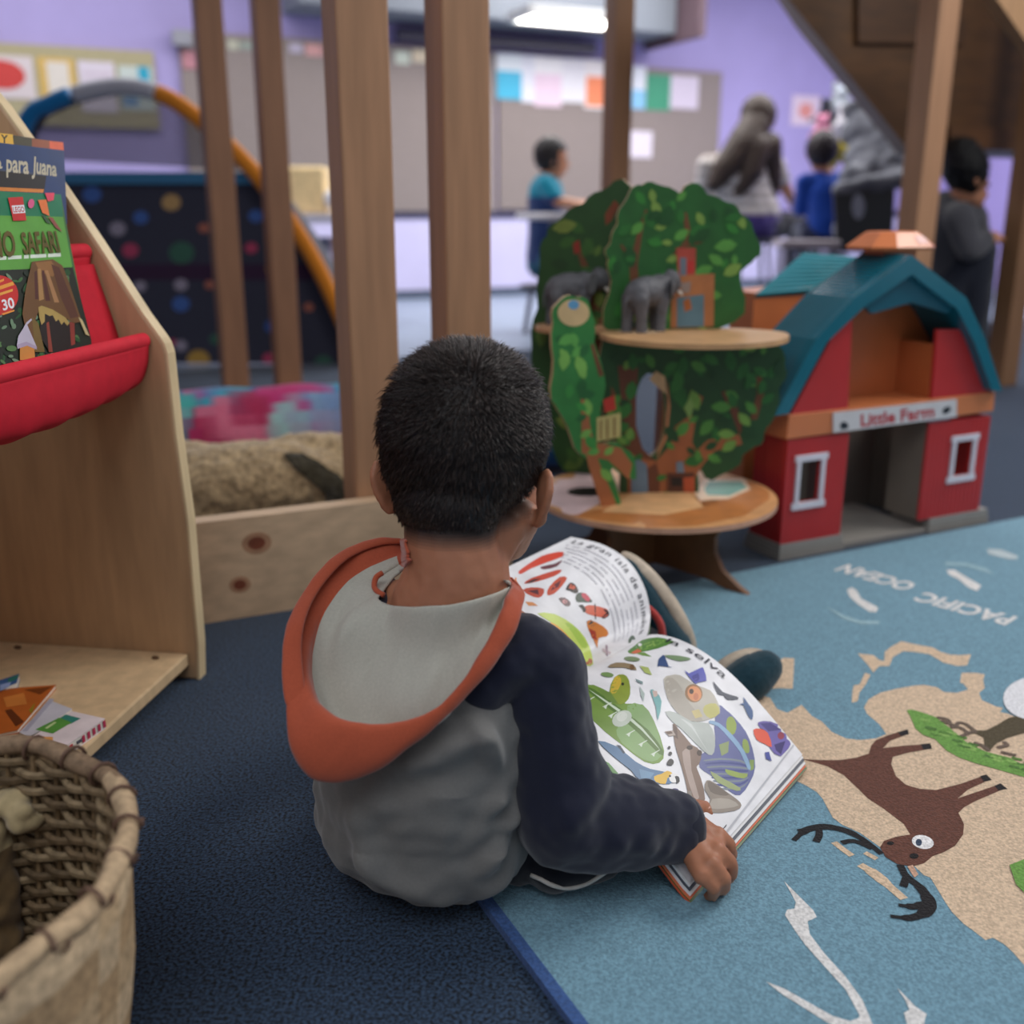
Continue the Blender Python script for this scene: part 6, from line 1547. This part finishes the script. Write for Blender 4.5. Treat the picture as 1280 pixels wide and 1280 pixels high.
D((112, 100, 170), [(1056, 440), (1120, 436), (1200, 476), (1242, 530), (1176, 622), (1116, 574), (1110, 500), (1066, 470)]); D((70, 60, 130), [(1064, 446), (1120, 444), (1180, 480), (1110, 490)]); D((228, 92, 66), [(1030, 480), (1070, 476), (1108, 500), (1128, 572), (1090, 556), (1046, 532)]); D((150, 60, 80), ellipse(1176, 512, 18, 20, 10)); D((60, 50, 110), [(1140, 560), (1200, 540), (1176, 612), (1150, 590)])
D((84, 122, 160), [(200, 540), (300, 570), (400, 650), (480, 690), (560, 706), (606, 740), (580, 770), (430, 752), (380, 700), (280, 620)]); D((52, 66, 86), [(300, 560), (320, 566), (346, 604), (336, 610)]); D((230, 184, 60), [(500, 730), (540, 716), (570, 700), (600, 716), (570, 740), (560, 770), (510, 760)]); D((236, 234, 232), ellipse(606, 738, 26, 26, 14)); D((40, 38, 44), [(610, 730), (630, 730), (636, 756), (620, 768), (616, 748)]); D((40, 38, 44), ellipse(584, 728, 6, 6, 8)); D((110, 150, 184), [(420, 690), (500, 712), (480, 740), (430, 740)])
D((96, 150, 80), [(224, 640), (260, 660), (310, 716), (280, 714)]); D((60, 84, 130), [(540, 90), (556, 84), (550, 130), (600, 150), (530, 140), (520, 150), (524, 110)]); D((124, 150, 110), [(560, 84), (640, 88), (700, 104), (640, 116), (580, 100)]); D((130, 148, 110), ellipse(384, 104, 42, 12, 14, 5)); D((150, 130, 100), [(254, 146), (300, 124), (380, 132), (408, 164), (340, 150), (290, 150)]); D((120, 90, 60), ellipse(384, 148, 14, 14, 10)); D((120, 150, 90), ellipse(252, 188, 34, 12, 12, 8)); D((176, 190, 110), [(424, 140), (470, 150), (490, 190), (452, 178)])
D((92, 96, 186), [(662, 164), (720, 200), (752, 150), (766, 160), (780, 220), (740, 222), (726, 236), (706, 222)]); D((60, 60, 150), [(700, 196), (730, 206), (736, 180), (742, 214), (716, 226)]); D((62, 68, 84), [(814, 222), (866, 280), (940, 304), (946, 318), (890, 320), (870, 296), (840, 290)]); D((70, 100, 146), [(974, 306), (1000, 340), (1026, 380), (1022, 428), (998, 400), (976, 350), (950, 346), (980, 336)]); D((74, 84, 160), [(1090, 602), (1112, 598), (1126, 648), (1096, 636)]); D((120, 176, 176), [(480, 270), (510, 280), (540, 330), (520, 430), (510, 360)]); D((206, 180, 170), [(490, 274), (516, 276), (520, 300), (500, 310)]); D((176, 190, 184), [(424, 250), (450, 290), (444, 330), (430, 300)]); D((130, 150, 150), [(400, 210), (440, 226), (440, 240), (410, 226)])
for x, y, rr in ((580, 576, 7), (586, 608, 9), (588, 654, 16), (578, 660, 10)): D((48, 46, 48), ellipse(x, y, rr, rr*1.1, 10))
D((60, 50, 120), ellipse(610, 806, 20, 12, 10)); D((60, 60, 66), [(864, 1010), (886, 984), (884, 994), (872, 1008)]); D((190, 190, 196), [(876, 1030), (1240, 560), (1246, 566), (886, 1036)])
b.col(52, 54, 66)
fx = lambda a, c, wv, h: (lambda x, y: right_page(a+(c-a)*x, wv-h*y, .0012))
b.text('la selva', fx(.135, .50, .070, .044), 1, 1)
obj('open_page', b, M_print, bkT, smooth=0, keep=1)
# ---- left page
b = B(); b.col(238, 237, 240); sheet(left_page, b, 0, 0, 1, 0, 1, 90, 8); bv = b.bvh(); L_[0] = 0
D = lambda c, pts, f=q5, st=6: dec(b, bv, c, pts, f, st)
D((222, 78, 60), [(150, 170), (190, 140), (240, 110), (290, 96), (326, 94), (322, 112), (262, 134), (200, 158), (160, 180)]); D((120, 70, 80), [(236, 152), (290, 140), (322, 124), (300, 150), (250, 162)]); D((206, 84, 66), [(172, 218), (200, 196), (300, 164), (318, 168), (290, 188), (220, 210)]); D((70, 56, 60), [(176, 216), (210, 200), (240, 196), (200, 214)]); D((196, 86, 66), [(166, 244), (200, 232), (250, 238), (240, 268), (210, 270)]); D((96, 50, 56), [(186, 246), (226, 240), (230, 262)]); D((206, 90, 66), [(262, 262), (270, 230), (310, 192), (340, 194), (320, 226), (290, 256)]); D((110, 56, 64), [(276, 246), (288, 222), (316, 204), (306, 230)]); D((236, 140, 70), [(100, 230), (130, 216), (140, 190), (150, 240), (176, 262), (120, 280)]); D((226, 150, 90), [(176, 288), (206, 290), (226, 304), (190, 304)]); D((226, 110, 70), [(78, 190), (110, 184), (126, 200), (104, 222)])
D((60, 52, 48), [(334, 240), (350, 214), (370, 220), (384, 246), (372, 256), (350, 246)]); D((206, 96, 70), [(346, 236), (352, 218), (368, 224), (378, 244)]); D((70, 84, 70), [(374, 262), (396, 252), (430, 276), (436, 290), (400, 290), (376, 288)]); D((206, 72, 90), [(396, 256), (412, 256), (430, 276), (420, 288), (400, 272)])
D((120, 96, 96), [(306, 276), (330, 272), (352, 290), (350, 304), (332, 304)]); D((214, 150, 150), ellipse(330, 288, 10, 8, 10)); D((220, 110, 84), [(414, 304), (440, 302), (494, 316), (500, 336), (480, 350), (420, 336), (404, 318)]); D((48, 44, 44), [(480, 316), (500, 324), (504, 340), (484, 354), (474, 348), (490, 334)]); D((70, 64, 60), [(384, 304), (400, 300), (414, 320), (404, 330), (398, 316)]); D((48, 44, 44), [(446, 296), (450, 296), (452, 356), (448, 356)])
D((214, 130, 60), [(416, 370), (432, 360), (480, 384), (500, 408), (492, 424), (462, 430), (458, 470), (440, 430), (424, 400)]); D((70, 80, 80), [(414, 366), (432, 358), (450, 378), (430, 384)]); D((170, 60, 40), [(424, 392), (450, 404), (456, 440), (436, 430)])
D((204, 222, 110), [(224, 334), (290, 336), (360, 376), (410, 430), (438, 500), (440, 560), (420, 600), (396, 600), (392, 520), (340, 420), (280, 370)]); D((236, 170, 80), [(270, 372), (300, 380), (350, 430), (392, 520), (396, 560), (384, 540), (330, 430)]); D((190, 100, 80), [(394, 530), (436, 510), (442, 570), (424, 600), (398, 600)]); D((176, 206, 90), [(330, 370), (370, 386), (420, 456), (400, 470), (360, 410)]); D((170, 60, 66), [(400, 586), (430, 578), (460, 590), (452, 608), (400, 606)])
D((206, 190, 196), [(478, 470), (512, 486), (508, 494), (480, 484)]); D((170, 150, 164), [(490, 456), (498, 460), (500, 516), (492, 510)]); D((70, 96, 70), [(580, 436), (596, 420), (606, 436), (594, 462), (578, 484)]); D((120, 170, 90), [(570, 480), (600, 456), (640, 430), (650, 412), (646, 438), (600, 478)])
tx = lambda a, c, w0, h: (lambda x, y: left_page(a+(c-a)*x, w0-h*y, .0012))
b.col(58, 58, 70); b.text('La gran isla de animales de', tx(.95, .09, .088, .050), 1, 1, 1.15)
rl = random.Random(4)
for i in range(6):
    v = .135+i*.042; u0, u1 = (.95-i*.02, .16+.01*i)
    b.col(214, 212, 218)
    g = 40; prev = None
    for j in range(g):
        if rl.random() < .14: continue
        ua, ub = u0+(u1-u0)*j/g, u0+(u1-u0)*(j+.82)/g
        b.poly([left_page(ua, v, .0010), left_page(ub, v, .0010), left_page(ub, v-.012, .0010), left_page(ua, v-.012, .0010)])
obj('open_page', b, M_print, bkT, smooth=0, keep=1)
# ================================================================ CAMERA
cam = bpy.data.cameras.new('camera'); co = bpy.data.objects.new('camera', cam); COL.objects.link(co)
co.location = CAM; co.rotation_euler = (math.radians(90)-PITCH, 0, 0)
cam.sensor_width = 36; cam.lens = 36; cam.clip_start = .02
cam.dof.use_dof = True; cam.dof.focus_distance = 1.12; cam.dof.aperture_fstop = 2.8
SC.camera = co
SC.view_settings.view_transform = 'Standard'; SC.view_settings.look = 'None'; SC.view_settings.gamma = 1; SC.view_settings.use_curve_mapping = False
SC.view_settings.exposure = 0
SC.cycles.max_bounces = 6; SC.cycles.diffuse_bounces = 3; SC.cycles.glossy_bounces = 3; SC.cycles.transparent_max_bounces = 12
SC.cycles.use_denoising = True
